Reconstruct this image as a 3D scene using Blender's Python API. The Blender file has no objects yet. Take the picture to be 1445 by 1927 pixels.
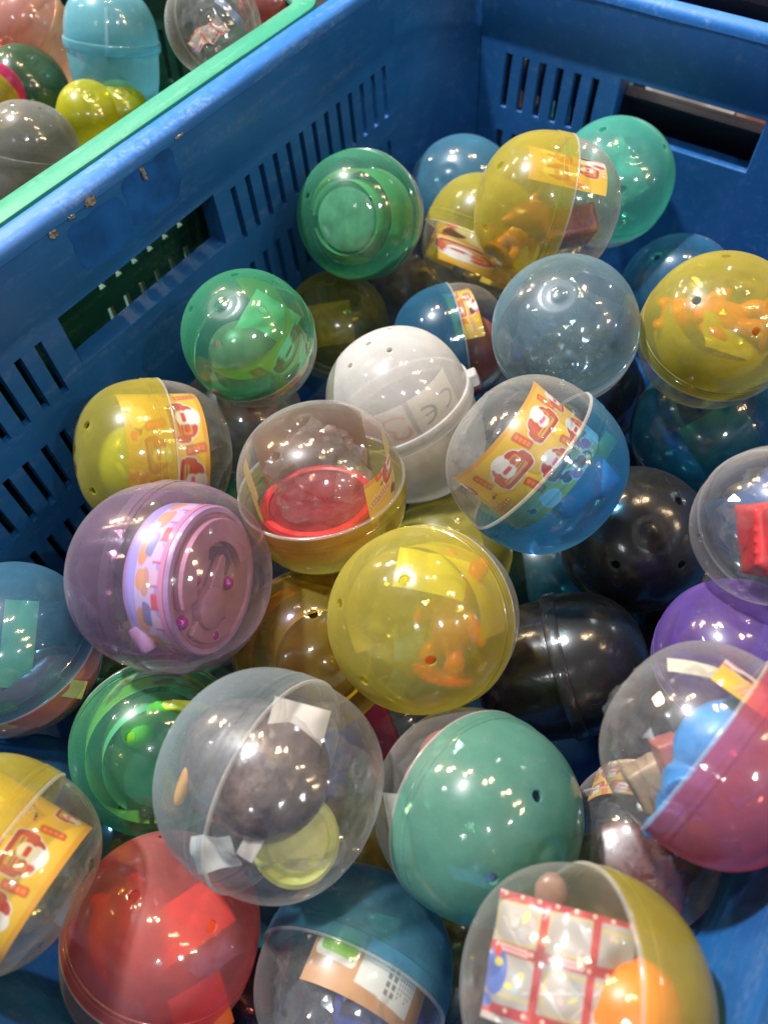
import bpy, bmesh, math, random
import numpy as np
from mathutils import Vector, Matrix, noise

# ------------------------------------------------------------------ scene, camera, light
SC = bpy.context.scene
COL = SC.collection
S = 0.0108                      # metres per slot pitch of the crate: everything below is measured in pitches
cam_d = bpy.data.cameras.new('camera'); cam = bpy.data.objects.new('camera', cam_d); COL.objects.link(cam)
CAMR = [[0.83189, 0.55429, -0.02689], [0.45114, -0.70371, -0.54888], [-0.32316, 0.44447, -0.83547]]
CAMP = Vector((22.99, -37.768, 20.335))
_r, _d, _f = [Vector(v) for v in CAMR]
cam.matrix_world = Matrix.Translation(CAMP * S) @ Matrix((_r, -_d, -_f)).transposed().to_4x4()
cam_d.sensor_fit = 'VERTICAL'; cam_d.sensor_height = 36; cam_d.sensor_width = 27; cam_d.lens = 27.02
cam_d.clip_start = 0.01; cam_d.clip_end = 50
cam_d.dof.use_dof = True; cam_d.dof.focus_distance = 27 * S; cam_d.dof.aperture_fstop = 9.0
SC.camera = cam
SC.view_settings.view_transform = 'Standard'; SC.view_settings.look = 'None'
SC.view_settings.exposure = 0.28; SC.view_settings.gamma = 1
SC.render.engine = 'CYCLES'
cy = SC.cycles
cy.max_bounces = 12; cy.transparent_max_bounces = 40; cy.diffuse_bounces = 3; cy.glossy_bounces = 3; cy.transmission_bounces = 6
cy.caustics_reflective = False; cy.caustics_refractive = False; cy.sample_clamp_indirect = 4.0
cy.use_denoising = True
try: cy.denoiser = 'OPENIMAGEDENOISE'; cy.denoising_input_passes = 'RGB_ALBEDO_NORMAL'
except Exception: pass
W = bpy.data.worlds.new('World'); SC.world = W; W.use_nodes = True
W.node_tree.nodes['Background'].inputs[0].default_value = (0.80, 0.88, 1.0, 1)
W.node_tree.nodes['Background'].inputs[1].default_value = 0.11

def lamp(name, direction, dist, sx, sy, power, color, spin=0.0):
    d = Vector(direction).normalized(); tgt = Vector((15, -24, -3)) * S
    L = bpy.data.lights.new(name, 'AREA'); L.shape = 'RECTANGLE'; L.size = sx; L.size_y = sy
    L.energy = power; L.color = color
    o = bpy.data.objects.new(name, L); COL.objects.link(o)
    o.location = tgt + d * dist
    o.rotation_euler = d.to_track_quat('Z', 'Y').to_euler()
    return o
WARM = (1.0, 0.72, 0.42)
# a line of paired warm hall lamps crossing overhead, plus the white spots of the hall
for i, x in enumerate((-2.3, -1.35, -0.66, -0.1, 0.42, 0.85, 1.3)):
    for k in (-1, 1):
        v = Vector((x + k * 0.05, 0.34 + k * 0.05, 1.0)); n = v.length
        lamp('hall_lamp', v, 2.6 * n, 0.11, 0.20, (8.0 if x < 0.3 else 4.0) * n * n, WARM)
WHITE = (0.93, 0.96, 1.0)
lamp('spot_lamp', (-0.50, 0.02, 0.86), 2.6, 0.13, 0.13, 130, WHITE)
lamp('spot_lamp', (0.46, -0.36, 0.82), 2.6, 0.06, 0.06, 9, WHITE)
lamp('spot_lamp', (0.72, -0.06, 0.70), 2.6, 0.06, 0.06, 6, WHITE)
lamp('spot_lamp', (0.02, -0.66, 0.72), 2.8, 0.04, 0.04, 3.8, WHITE)
lamp('spot_lamp', (-0.74, -0.16, 0.66), 2.8, 0.04, 0.04, 3.8, WHITE)
lamp('spot_lamp', (-0.15, 0.72, 0.66), 2.8, 0.04, 0.04, 2.9, WHITE)
lamp('spot_lamp', (0.30, 0.80, 0.52), 3.0, 0.04, 0.04, 2.9, WHITE)
lamp('spot_lamp', (-0.80, 0.48, 0.36), 3.0, 0.04, 0.04, 2.9, WHITE)
lamp('spot_lamp', (0.86, 0.36, 0.36), 3.0, 0.04, 0.04, 2.9, WHITE)

# ------------------------------------------------------------------ node helpers
def newmat(name):
    m = bpy.data.materials.new(name); m.use_nodes = True
    nt = m.node_tree; nt.nodes.clear()
    out = nt.nodes.new('ShaderNodeOutputMaterial')
    return m, nt, out
def N(nt, t, **kw):
    n = nt.nodes.new(t)
    for k, v in kw.items():
        if k.startswith('i_'):
            key = k[2:]; key = int(key) if key.isdigit() else key.replace('_', ' ')
            n.inputs[key].default_value = v
        else: setattr(n, k, v)
    return n
def math_(nt, op, a, b=None, clamp=False):
    n = N(nt, 'ShaderNodeMath', operation=op, use_clamp=clamp)
    for i, v in enumerate((a, b)):
        if v is None: continue
        if isinstance(v, (int, float)): n.inputs[i].default_value = v
        else: nt.links.new(v, n.inputs[i])
    return n.outputs[0]
def mixc(nt, fac, a, b):
    n = N(nt, 'ShaderNodeMix', data_type='RGBA')
    for sock, v in ((n.inputs[0], fac), (n.inputs[6], a), (n.inputs[7], b)):
        if isinstance(v, (int, float)): sock.default_value = v
        elif isinstance(v, (tuple, list)): sock.default_value = (*v[:3], 1)
        else: nt.links.new(v, sock)
    return n.outputs[2]
def mixs(nt, fac, a, b):
    n = N(nt, 'ShaderNodeMixShader')
    if isinstance(fac, (int, float)): n.inputs[0].default_value = fac
    else: nt.links.new(fac, n.inputs[0])
    nt.links.new(a, n.inputs[1]); nt.links.new(b, n.inputs[2])
    return n.outputs[0]

_pl = {}
def plastic(name, tint, haze, hcol=None, rough=0.085, trans=0.6, edge=1.0):
    """Thin see-through moulded plastic: tinted transparency that deepens where the wall is crossed at a slant, some milkiness, gloss, dust and scratches."""
    if name in _pl: return _pl[name]
    m, nt, out = newmat(name)
    hcol = hcol or tuple(c ** 0.6 for c in tint)
    lw = N(nt, 'ShaderNodeLayerWeight', i_Blend=0.5); f = lw.outputs['Facing']
    f2 = math_(nt, 'POWER', f, 2.2)
    tcol = mixc(nt, f2, tint, tuple(c ** 3.2 for c in tint))
    tr = N(nt, 'ShaderNodeBsdfTransparent'); nt.links.new(tcol, tr.inputs[0])
    tc = N(nt, 'ShaderNodeTexCoord')
    oi = N(nt, 'ShaderNodeObjectInfo')
    off = N(nt, 'ShaderNodeVectorMath', operation='ADD'); nt.links.new(tc.outputs['Object'], off.inputs[0]); nt.links.new(oi.outputs['Location'], off.inputs[1])
    add = N(nt, 'ShaderNodeVectorMath', operation='SCALE'); nt.links.new(oi.outputs['Random'], add.inputs['Scale']); add.inputs[0].default_value = (37, 53, 71)
    off2 = N(nt, 'ShaderNodeVectorMath', operation='ADD'); nt.links.new(off.outputs[0], off2.inputs[0]); nt.links.new(add.outputs[0], off2.inputs[1])
    co = off2.outputs[0]
    dust = N(nt, 'ShaderNodeTexNoise', i_Scale=34.0, i_Detail=3.0, i_Roughness=0.7); nt.links.new(co, dust.inputs['Vector'])
    dr = N(nt, 'ShaderNodeMapRange', i_1=0.64, i_2=0.76, i_3=0.0, i_4=0.24); nt.links.new(dust.outputs[0], dr.inputs[0])
    blot = N(nt, 'ShaderNodeTexNoise', i_Scale=2.3, i_Detail=4.0, i_Roughness=0.6); nt.links.new(co, blot.inputs['Vector'])
    br = N(nt, 'ShaderNodeMapRange', i_1=0.35, i_2=0.72, i_3=0.88, i_4=1.15); nt.links.new(blot.outputs[0], br.inputs[0])
    # scratches: thin warped bands
    sm = N(nt, 'ShaderNodeMapping'); sm.inputs['Scale'].default_value = (1.4, 7.0, 2.2); sm.inputs['Rotation'].default_value = (0.5, 0.9, 0.3); nt.links.new(co, sm.inputs[0])
    sn = N(nt, 'ShaderNodeTexNoise', i_Scale=3.1, i_Detail=1.0); nt.links.new(sm.outputs[0], sn.inputs['Vector'])
    sd = math_(nt, 'ABSOLUTE', math_(nt, 'SUBTRACT', sn.outputs[0], 0.5))
    sc = N(nt, 'ShaderNodeMapRange', i_1=0.0, i_2=0.006, i_3=0.22, i_4=0.0); nt.links.new(sd, sc.inputs[0])
    gate = N(nt, 'ShaderNodeTexNoise', i_Scale=5.0, i_Detail=0.0); nt.links.new(co, gate.inputs['Vector'])
    gr = N(nt, 'ShaderNodeMapRange', i_1=0.56, i_2=0.62, i_3=0.0, i_4=1.0); nt.links.new(gate.outputs[0], gr.inputs[0])
    scr = math_(nt, 'MULTIPLY', sc.outputs[0], gr.outputs[0])
    hz = math_(nt, 'MULTIPLY', br.outputs[0], math_(nt, 'ADD', haze * 0.72, math_(nt, 'MULTIPLY', f2, 0.42 * edge)))
    hz = math_(nt, 'ADD', hz, math_(nt, 'MULTIPLY', dr.outputs[0], 0.45))
    hz = math_(nt, 'ADD', hz, math_(nt, 'MULTIPLY', scr, 0.6), clamp=True)
    wear = math_(nt, 'MAXIMUM', dr.outputs[0], scr)
    hc = mixc(nt, wear, hcol, tuple(0.55 + 0.45 * c for c in hcol))
    di = N(nt, 'ShaderNodeBsdfDiffuse'); nt.links.new(hc, di.inputs[0])
    tl = N(nt, 'ShaderNodeBsdfTranslucent'); nt.links.new(hc, tl.inputs[0])
    body = mixs(nt, trans, di.outputs[0], tl.outputs[0])
    mix1 = mixs(nt, hz, tr.outputs[0], body)
    bmp = N(nt, 'ShaderNodeBump', i_Strength=0.03, i_Distance=0.01); nt.links.new(blot.outputs[0], bmp.inputs['Height'])
    gl = N(nt, 'ShaderNodeBsdfGlossy', i_Roughness=rough); gl.inputs[0].default_value = (1, 1, 1, 1)
    nt.links.new(bmp.outputs[0], gl.inputs['Normal'])
    gl2 = N(nt, 'ShaderNodeBsdfGlossy', i_Roughness=0.33)
    gmix = mixs(nt, 0.30, gl.outputs[0], gl2.outputs[0])
    fr = math_(nt, 'ADD', 0.055, math_(nt, 'MULTIPLY', math_(nt, 'POWER', f, 4.5), 0.55))
    nt.links.new(mixs(nt, fr, mix1, gmix), out.inputs[0])
    _pl[name] = m
    return m

def film_mat():
    m, nt, out = newmat('clear_film')
    lw = N(nt, 'ShaderNodeLayerWeight', i_Blend=0.5)
    tr = N(nt, 'ShaderNodeBsdfTransparent'); tr.inputs[0].default_value = (0.96, 0.96, 0.96, 1)
    gl = N(nt, 'ShaderNodeBsdfGlossy', i_Roughness=0.07)
    fr = math_(nt, 'ADD', 0.05, math_(nt, 'MULTIPLY', math_(nt, 'POWER', lw.outputs['Facing'], 2.5), 0.4))
    df = N(nt, 'ShaderNodeBsdfDiffuse'); df.inputs[0].default_value = (0.8, 0.82, 0.84, 1)
    nt.links.new(mixs(nt, fr, mixs(nt, 0.035, tr.outputs[0], df.outputs[0]), gl.outputs[0]), out.inputs[0])
    return m

def solid(name, col, rough=0.4, spec=0.5, var=0.12, scale=18.0, col2=None, bump=0.0, metal=0.0, sss=0.0):
    m, nt, out = newmat(name)
    b = N(nt, 'ShaderNodeBsdfPrincipled', i_Roughness=rough)
    b.inputs['Specular IOR Level'].default_value = spec; b.inputs['Metallic'].default_value = metal
    tc = N(nt, 'ShaderNodeTexCoord')
    n = N(nt, 'ShaderNodeTexNoise', i_Scale=scale, i_Detail=5.0, i_Roughness=0.6); nt.links.new(tc.outputs['Object'], n.inputs['Vector'])
    mr = N(nt, 'ShaderNodeMapRange', i_1=0.35, i_2=0.68); nt.links.new(n.outputs[0], mr.inputs[0])
    c2 = col2 or tuple(min(1, c * (1 + 2 * var)) for c in col)
    nt.links.new(mixc(nt, mr.outputs[0], tuple(c * (1 - var) for c in col), c2), b.inputs['Base Color'])
    rr = N(nt, 'ShaderNodeMapRange', i_1=0.3, i_2=0.7, i_3=rough * 0.8, i_4=min(1, rough * 1.3)); nt.links.new(n.outputs[0], rr.inputs[0])
    nt.links.new(rr.outputs[0], b.inputs['Roughness'])
    if bump:
        bp = N(nt, 'ShaderNodeBump', i_Strength=bump, i_Distance=0.002); nt.links.new(n.outputs[0], bp.inputs['Height']); nt.links.new(bp.outputs[0], b.inputs['Normal'])
    nt.links.new(b.outputs[0], out.inputs[0])
    return m

def crate_mat(name, col, scuff, worn=1.0, rim_lit=None):  # worn scales both the scuffs and the rim light painted into the colour
    """Old injection-moulded crate plastic: slight blotches, rubbed pale streaks on the top edge, grime, overhead light painted into the rim."""
    m, nt, out = newmat(name)
    b = N(nt, 'ShaderNodeBsdfPrincipled', i_Roughness=0.42); b.inputs['Specular IOR Level'].default_value = 0.45
    geo = N(nt, 'ShaderNodeNewGeometry'); co = geo.outputs['Position']
    big = N(nt, 'ShaderNodeTexNoise', i_Scale=14.0, i_Detail=5.0, i_Roughness=0.55); nt.links.new(co, big.inputs['Vector'])
    mr = N(nt, 'ShaderNodeMapRange', i_1=0.35, i_2=0.68); nt.links.new(big.outputs[0], mr.inputs[0])
    base = mixc(nt, mr.outputs[0], tuple(c * 0.82 for c in col), tuple(min(1, c * 1.18) for c in col))
    mp = N(nt, 'ShaderNodeMapping'); mp.inputs['Scale'].default_value = (160, 16, 160); nt.links.new(co, mp.inputs[0])
    st = N(nt, 'ShaderNodeTexNoise', i_Scale=1.0, i_Detail=6.0, i_Roughness=0.7); nt.links.new(mp.outputs[0], st.inputs['Vector'])
    fine = N(nt, 'ShaderNodeTexNoise', i_Scale=420.0, i_Detail=4.0, i_Roughness=0.7); nt.links.new(co, fine.inputs['Vector'])
    sr = N(nt, 'ShaderNodeMapRange', i_1=0.50, i_2=0.74, i_3=0.0, i_4=1.0); nt.links.new(st.outputs[0], sr.inputs[0])
    fr = N(nt, 'ShaderNodeMapRange', i_1=0.40, i_2=0.62, i_3=0.0, i_4=1.0); nt.links.new(fine.outputs[0], fr.inputs[0])
    sp = N(nt, 'ShaderNodeSeparateXYZ'); nt.links.new(co, sp.inputs[0])
    top = N(nt, 'ShaderNodeMapRange', i_1=3.1 * S, i_2=3.75 * S, i_3=0.15, i_4=0.46 * worn); nt.links.new(sp.outputs[2], top.inputs[0])
    w = math_(nt, 'MULTIPLY', math_(nt, 'MULTIPLY', sr.outputs[0], fr.outputs[0]), top.outputs[0], clamp=True)
    tw = N(nt, 'ShaderNodeMapRange', i_1=3.35 * S, i_2=3.75 * S, i_3=0.0, i_4=(0.8 if name.startswith('green') else 0.42) * worn); nt.links.new(sp.outputs[2], tw.inputs[0])  # paler at rim height: overhead light painted into the colour, with some wear
    base = mixc(nt, tw.outputs[0], base, rim_lit or tuple(0.55 * a + 0.45 * b for a, b in zip(col, scuff)))
    nt.links.new(mixc(nt, w, base, scuff), b.inputs['Base Color'])
    rr = N(nt, 'ShaderNodeMapRange', i_1=0.3, i_2=0.7, i_3=0.34, i_4=0.55); nt.links.new(fine.outputs[0], rr.inputs[0]); nt.links.new(rr.outputs[0], b.inputs['Roughness'])
    bp = N(nt, 'ShaderNodeBump', i_Strength=0.12, i_Distance=0.001); nt.links.new(big.outputs[0], bp.inputs['Height']); nt.links.new(bp.outputs[0], b.inputs['Normal'])
    nt.links.new(b.outputs[0], out.inputs[0])
    return m

def print_mat(name, back=(0.72, 0.60, 0.16), rough=0.32, both=False, thin=0.25):
    """Printed leaflet: the ink is a colour attribute on the outer side; the inner side is plain."""
    m, nt, out = newmat(name)
    at = N(nt, 'ShaderNodeAttribute', attribute_name='ink'); geo = N(nt, 'ShaderNodeNewGeometry')
    c = at.outputs[0] if both else mixc(nt, geo.outputs['Backfacing'], at.outputs[0], back)
    b = N(nt, 'ShaderNodeBsdfPrincipled', i_Roughness=rough); nt.links.new(c, b.inputs['Base Color'])
    tl = N(nt, 'ShaderNodeBsdfTranslucent'); nt.links.new(c, tl.inputs[0])
    nt.links.new(mixs(nt, thin, b.outputs[0], tl.outputs[0]), out.inputs[0])
    return m

# ------------------------------------------------------------------ object helpers
def obj(name, me, mat, parent=None, loc=None, scale=None, rot=None, smooth=True):
    o = bpy.data.objects.new(name, me); COL.objects.link(o)
    if parent is not None: o.parent = parent
    if loc is not None: o.location = loc
    if scale is not None: o.scale = scale if not isinstance(scale, (int, float)) else (scale,) * 3
    if rot is not None: o.rotation_euler = rot
    if mat is not None:
        if len(me.materials) == 0: me.materials.append(mat)
        o.material_slots[0].link = 'OBJECT'; o.material_slots[0].material = mat
    return o
def bm_mesh(name, bm, smooth=True, sharp=None):
    me = bpy.data.meshes.new(name); bm.normal_update(); bm.to_mesh(me); bm.free()
    if smooth:
        me.polygons.foreach_set('use_smooth', [True] * len(me.polygons))
        if sharp: me.set_sharp_from_angle(angle=math.radians(sharp))
    return me
def tag(o, label, cat, group=None, kind=None):
    if label: o['label'] = label
    if cat: o['category'] = cat
    if group: o['group'] = group
    if kind: o['kind'] = kind
    return o
def empty(name, loc=(0, 0, 0)):
    o = bpy.data.objects.new(name, None); COL.objects.link(o); o.location = loc; o.empty_display_size = 0.01
    return o
def bev(o, w, seg=2, ang=35):
    m = o.modifiers.new('bevel', 'BEVEL'); m.width = w; m.segments = seg; m.limit_method = 'ANGLE'; m.angle_limit = math.radians(ang); m.harden_normals = False
    return o
def add_box(bm, c, s, rot=None):
    r = bmesh.ops.create_cube(bm, size=1.0)
    M = Matrix.Translation(c) @ (rot.to_4x4() if rot else Matrix.Identity(4)) @ Matrix.Diagonal((*s, 1))
    bmesh.ops.transform(bm, matrix=M, verts=r['verts'])
def revolve(prof, n=64, cap=False, bm=None, full=2 * math.pi):
    """prof: list of (radius, z)."""
    bm = bm or bmesh.new(); rings = []
    for (r, z) in prof:
        if r < 1e-6: rings.append([bm.verts.new((0, 0, z))])
        else: rings.append([bm.verts.new((r * math.cos(2 * math.pi * i / n), r * math.sin(2 * math.pi * i / n), z)) for i in range(n)])
    for a, b in zip(rings[:-1], rings[1:]):
        for i in range(n):
            j = (i + 1) % n
            if len(a) == 1 and len(b) == 1: continue
            if len(a) == 1: bm.faces.new((a[0], b[i], b[j]))
            elif len(b) == 1: bm.faces.new((a[i], b[0], a[j]))
            else: bm.faces.new((a[i], b[i], b[j], a[j]))
    return bm
# ------------------------------------------------------------------ crates
T = 0.0591; RC = 3.2
def crate(name, label, cat_group, org, Wd, Ln, mat, slots_short, hand_short, hand_long, zf=-15.0, lug=None, wide_long=0.56, bare_right=False, RC=RC):
    ox, oy, oz = org
    root = empty(name, Vector((ox, oy, oz)) * S); tag(root, label, 'crate', cat_group)
    long_sl = [4.258 + k for k in range(13)]; long_sl += [Ln - v for v in long_sl]
    def side(kind):
        if kind in ('left', 'right'): Lw = Ln; sl = long_sl; hd = hand_long
        else: Lw = Wd; sl = slots_short; hd = hand_short
        rows = [(0.0, -2.63), (-3.95, -6.65), (-7.95, -10.6)]
        if bare_right and kind == 'right': rows = [(0.66, -2.1), (-3.2, -5.9)]
        holes = [(u - 0.17, u + 0.17, b, a) for u in sl for a, b in rows] + [(hd[0], hd[1], -2.14, 0.32)]
        if kind == 'right': holes = [h for h in holes if (9.2 < h[0] < 15.6 and h[3] != .32 if bare_right else h[0] < 27)]
        us = sorted({RC, Lw - RC, *[h[0] for h in holes], *[h[1] for h in holes]})
        zs = sorted({zf, 3.4, 0.78, 0.70, *[h[2] for h in holes], *[h[3] for h in holes]})
        hs = set()
        for h in holes:
            for i in range(len(us) - 1):
                if h[0] - 1e-6 <= us[i] and us[i + 1] <= h[1] + 1e-6:
                    for j in range(len(zs) - 1):
                        if h[2] - 1e-6 <= zs[j] and zs[j + 1] <= h[3] + 1e-6: hs.add((i, j))
        def P(i, j, d):
            u, z = us[i], zs[j]
            if i == 0: u += -z * T
            if i == len(us) - 1: u -= -z * T
            if d == 0 and z < 0.75: d = 0.035
            if kind == 'left': v = (-z * T - d, -u, z)
            elif kind == 'right': v = (Wd + z * T + d, -u, z)
            elif kind == 'back': v = (u, z * T + d, z)
            else: v = (u, -Ln - z * T - d, z)
            return Vector(v) * S
        bm = bmesh.new(); vc = {}
        flip = kind in ('left', 'front')
        def V(i, j, d):
            k = (i, j, d)
            if k not in vc: vc[k] = bm.verts.new(P(i, j, d))
            return vc[k]
        D = 0.42
        def F(*vs):
            vs = list(vs)
            if flip: vs.reverse()
            try: bm.faces.new(vs)
            except ValueError: pass
        ni, nj = len(us) - 1, len(zs) - 1
        solid_ = lambda i, j: 0 <= i < ni and 0 <= j < nj and (i, j) not in hs
        for i in range(ni):
            for j in range(nj):
                if not solid_(i, j): continue
                F(V(i, j, 0), V(i + 1, j, 0), V(i + 1, j + 1, 0), V(i, j + 1, 0))
                F(V(i, j, D), V(i, j + 1, D), V(i + 1, j + 1, D), V(i + 1, j, D))
                if not solid_(i - 1, j): F(V(i, j, D), V(i, j, 0), V(i, j + 1, 0), V(i, j + 1, D))
                if not solid_(i + 1, j): F(V(i + 1, j, 0), V(i + 1, j, D), V(i + 1, j + 1, D), V(i + 1, j + 1, 0))
                if not solid_(i, j - 1): F(V(i, j, 0), V(i, j, D), V(i + 1, j, D), V(i + 1, j, 0))
                if not solid_(i, j + 1): F(V(i, j + 1, D), V(i, j + 1, 0), V(i + 1, j + 1, 0), V(i + 1, j + 1, D))
        bmesh.ops.recalc_face_normals(bm, faces=bm.faces)
        w = obj('wall', bm_mesh('wall', bm, smooth=True, sharp=30), mat, root)
        bev(w, 0.055 * S, 2, 40)
        if bare_right and kind == 'right': return w
        # tunnel that lines the hand hole
        bm = bmesh.new(); e = 0.14
        h0, h1, zl, zh = hd[0], hd[1], -2.14, 0.32
        def slab(u0, u1, z0, z1):
            pts = []
            for d in (D + 0.004, 1.0):
                for (u, z) in ((u0, z0), (u1, z0), (u1, z1), (u0, z1)):
                    if kind == 'left': v = (-z * T - d, -u, z)
                    elif kind == 'right': v = (Wd + z * T + d, -u, z)
                    elif kind == 'back': v = (u, z * T + d, z)
                    else: v = (u, -Ln - z * T - d, z)
                    pts.append(bm.verts.new(Vector(v) * S))
            for q in ((0, 1, 2, 3), (7, 6, 5, 4), (0, 4, 5, 1), (1, 5, 6, 2), (2, 6, 7, 3), (3, 7, 4, 0)):
                bm.faces.new([pts[i] for i in q])
        slab(h0 - e, h1 + e, zl - e, zl - 0.004); slab(h0 - e, h1 + e, zh + 0.004, zh + e)
        slab(h0 - e, h0 - 0.004, zl, zh); slab(h1 + 0.004, h1 + e, zl, zh)
        bmesh.ops.recalc_face_normals(bm, faces=bm.faces)
        obj('handle_frame', bm_mesh('handle_frame', bm, False), mat, w)
        return w
    for k in ('left', 'right', 'back', 'front'): side(k)
    # rounded corners
    zs = [zf + (3.4 - zf) * k / 8 for k in range(9)]; zs = sorted(zs + [0.78, 0.70])
    for cxs, cys, a0 in ((0, 0, 90), (1, 0, 0), (1, 1, -90), (0, 1, 180)):
        bm = bmesh.new(); g = []
        for d in (0, 0.42):
            rows_ = []
            for z in zs:
                q = -z * T; dd = 0.035 if (d == 0 and z < 0.75) else d
                ccx = (q + RC) if cxs == 0 else (Wd - q - RC); ccy = -(q + RC) if cys == 0 else -(Ln - q - RC)
                rows_.append([bm.verts.new(Vector((ccx + (RC + dd) * math.cos(math.radians(a0 + 90 * k / 14)), ccy + (RC + dd) * math.sin(math.radians(a0 + 90 * k / 14)), z)) * S) for k in range(15)])
            g.append(rows_)
        for rows_ in g:
            for a, b in zip(rows_[:-1], rows_[1:]):
                for i in range(14): bm.faces.new((a[i], a[i + 1], b[i + 1], b[i]))
        bmesh.ops.recalc_face_normals(bm, faces=bm.faces)
        obj('corner', bm_mesh('corner', bm, True, 40), mat, root)
    # rim: a profile swept round the rounded rectangle
    prof = [(0.17, 3.32, 0), (0.205, 3.45, 0), (0.235, 3.56, 0), (0.30, 3.67, 0), (0.41, 3.77, 0), (0.45, 3.84, .5), (0.48, 3.89, 1), (0.485, 3.86, 1.08), (0.485, 3.4, 1.12), (0.485, 2.95, 1.12), (0.42, 2.95, 1.0), (0.42, 3.0, 0.0)]
    pts = []
    for cxs, cys, a0 in ((1, 0, 0), (0, 0, 90), (0, 1, 180), (1, 1, 270)):
        for k in range(13):
            a = math.radians(a0 + 90 * k / 12)
            pts.append((RC if cxs == 0 else Wd - RC, -RC if cys == 0 else -(Ln - RC), math.cos(a), math.sin(a)))
    # extra stations along the straight runs so the edge can wander a little, as a used crate does
    full = []
    for a, b in zip(pts, pts[1:] + pts[:1]):
        full.append(a)
        dist = math.hypot(a[0] + RC * a[2] - b[0] - RC * b[2], a[1] + RC * a[3] - b[1] - RC * b[3])
        if dist > 3:
            for k in range(1, 24): full.append(tuple(a[i] + (b[i] - a[i]) * k / 24 for i in range(4)))
    bm = bmesh.new(); rings = []
    for (px, py, nx, ny) in full:
        wide = wide_long * nx * nx + 0.22 * ny * ny
        wob = 0.035 * noise.noise(Vector((px + nx * 3, py + ny * 3, oz)) * 0.23)
        ring = []
        for (d, z, k) in prof:
            dd = d + k * wide + wob * (1 if k else 0.6)
            zz = z + 0.03 * noise.noise(Vector((px, py, 5.0)) * 0.3)
            if lug and nx > 0.3 and ny > -0.3 and z > 3.3:
                yy = py + RC * ny
                s_ = min(1, max(0, (yy - lug[0]) / (lug[1] - lug[0]))); zz += 1.1 * s_ * (3 - 2 * s_) * s_
            ring.append(bm.verts.new(Vector((px + (RC + dd) * nx, py + (RC + dd) * ny, zz)) * S))
        rings.append(ring)
    m = len(rings)
    for a in range(m):
        b = (a + 1) % m
        for i in range(len(prof)):
            j = (i + 1) % len(prof)
            bm.faces.new((rings[a][i], rings[b][i], rings[b][j], rings[a][j]))
    bmesh.ops.recalc_face_normals(bm, faces=bm.faces)
    obj('rim', bm_mesh('rim', bm, True, 50), mat, root)
    bm = bmesh.new(); add_box(bm, Vector((Wd / 2, -Ln / 2, zf - 0.2)) * S, Vector((Wd - 2 * -zf * T + .2, Ln - 2 * -zf * T + .2, 0.4)) * S)
    obj('base', bm_mesh('base', bm, False), mat, root)
    return root

M_BLUE = crate_mat('blue_crate_plastic', (0.009, 0.088, 0.275), (0.40, 0.52, 0.74), rim_lit=(0.026, 0.195, 0.64))  # last colour brightens the rim as overhead light would
M_GREEN = crate_mat('green_crate_plastic', (0.006, 0.06, 0.035), (0.36, 0.56, 0.46), rim_lit=(0.03, 0.27, 0.165))  # base darkened for shade between the crates, rim paled for light and wear
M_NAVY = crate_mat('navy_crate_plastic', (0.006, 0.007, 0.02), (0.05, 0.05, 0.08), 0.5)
WD, LN = 29.14, 43.94
sh = [4.908 + 0.967 * k for k in range(6)]; sh += [WD - v for v in sh]
blue = crate('plastic_crate', 'scuffed blue plastic crate full of toy capsules in the middle of the photo', None, (0, 0, 0), WD, LN, M_BLUE, sh[:6], (11.03, 18.11), (17.45, 26.49))
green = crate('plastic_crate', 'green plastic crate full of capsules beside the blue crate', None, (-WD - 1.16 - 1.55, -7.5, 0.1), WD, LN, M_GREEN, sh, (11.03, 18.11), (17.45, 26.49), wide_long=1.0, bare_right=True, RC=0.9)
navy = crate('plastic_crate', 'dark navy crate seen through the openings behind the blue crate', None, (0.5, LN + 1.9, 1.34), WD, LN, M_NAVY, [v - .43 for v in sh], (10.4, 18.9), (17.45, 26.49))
# worn patch and torn tape on the left wall of the blue crate
def on_left(y, z, d=0.0): return Vector((-z * T + d, y, z)) * S
M_PATCH = solid('tape_residue', (0.005, 0.066, 0.25), 0.5, 0.3, 0.25, 60)
M_SCRAP = solid('torn_tape', (0.19, 0.16, 0.13), 0.7, 0.2, 0.3, 300)
rnd = random.Random(4)
for (y0, y1, z0, z1, sd) in ((-24.6, -21.9, 1.05, 3.0, 1), (-21.8, -18.9, 1.25, 3.32, 2)):
    bm = bmesh.new(); n = 40; ring = []
    for k in range(n):
        a = 2 * math.pi * k / n; c, s_ = math.cos(a), math.sin(a)
        e = (abs(c) ** 5 + abs(s_) ** 5) ** -0.2 * (1 + 0.16 * noise.noise(Vector((c * 2.2, s_ * 2.2, sd * 7))))
        ring.append(bm.verts.new(on_left((y0 + y1) / 2 + e * c * (y1 - y0) / 2, min(3.3, (z0 + z1) / 2 + e * s_ * (z1 - z0) / 2), 0.012)))
    bm.faces.new(ring); bmesh.ops.recalc_face_normals(bm, faces=bm.faces)
    obj('tape_patch', bm_mesh('tape_patch', bm, False), M_PATCH, blue)
for (y, z, a, b) in ((-25.15, 3.2, .28, .22), (-23.25, 3.38, .42, .24), (-20.6, 3.05, .14, .42), (-18.4, 3.42, .3, .1), (-24.2, 3.33, .2, .12)):
    bm = bmesh.new(); g = []
    for i in range(6):
        for j in range(6):
            u = i / 5 - .5; v = j / 5 - .5
            g.append(bm.verts.new(on_left(y + a * u * (1 + .5 * rnd.random()), z + b * v * (1 + .5 * rnd.random()), 0.03 + 0.10 * rnd.random())))
    for i in range(5):
        for j in range(5): bm.faces.new((g[i * 6 + j], g[i * 6 + j + 1], g[i * 6 + j + 7], g[i * 6 + j + 6]))
    obj('tape_scrap', bm_mesh('tape_scrap', bm, False), M_SCRAP, blue)
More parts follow.
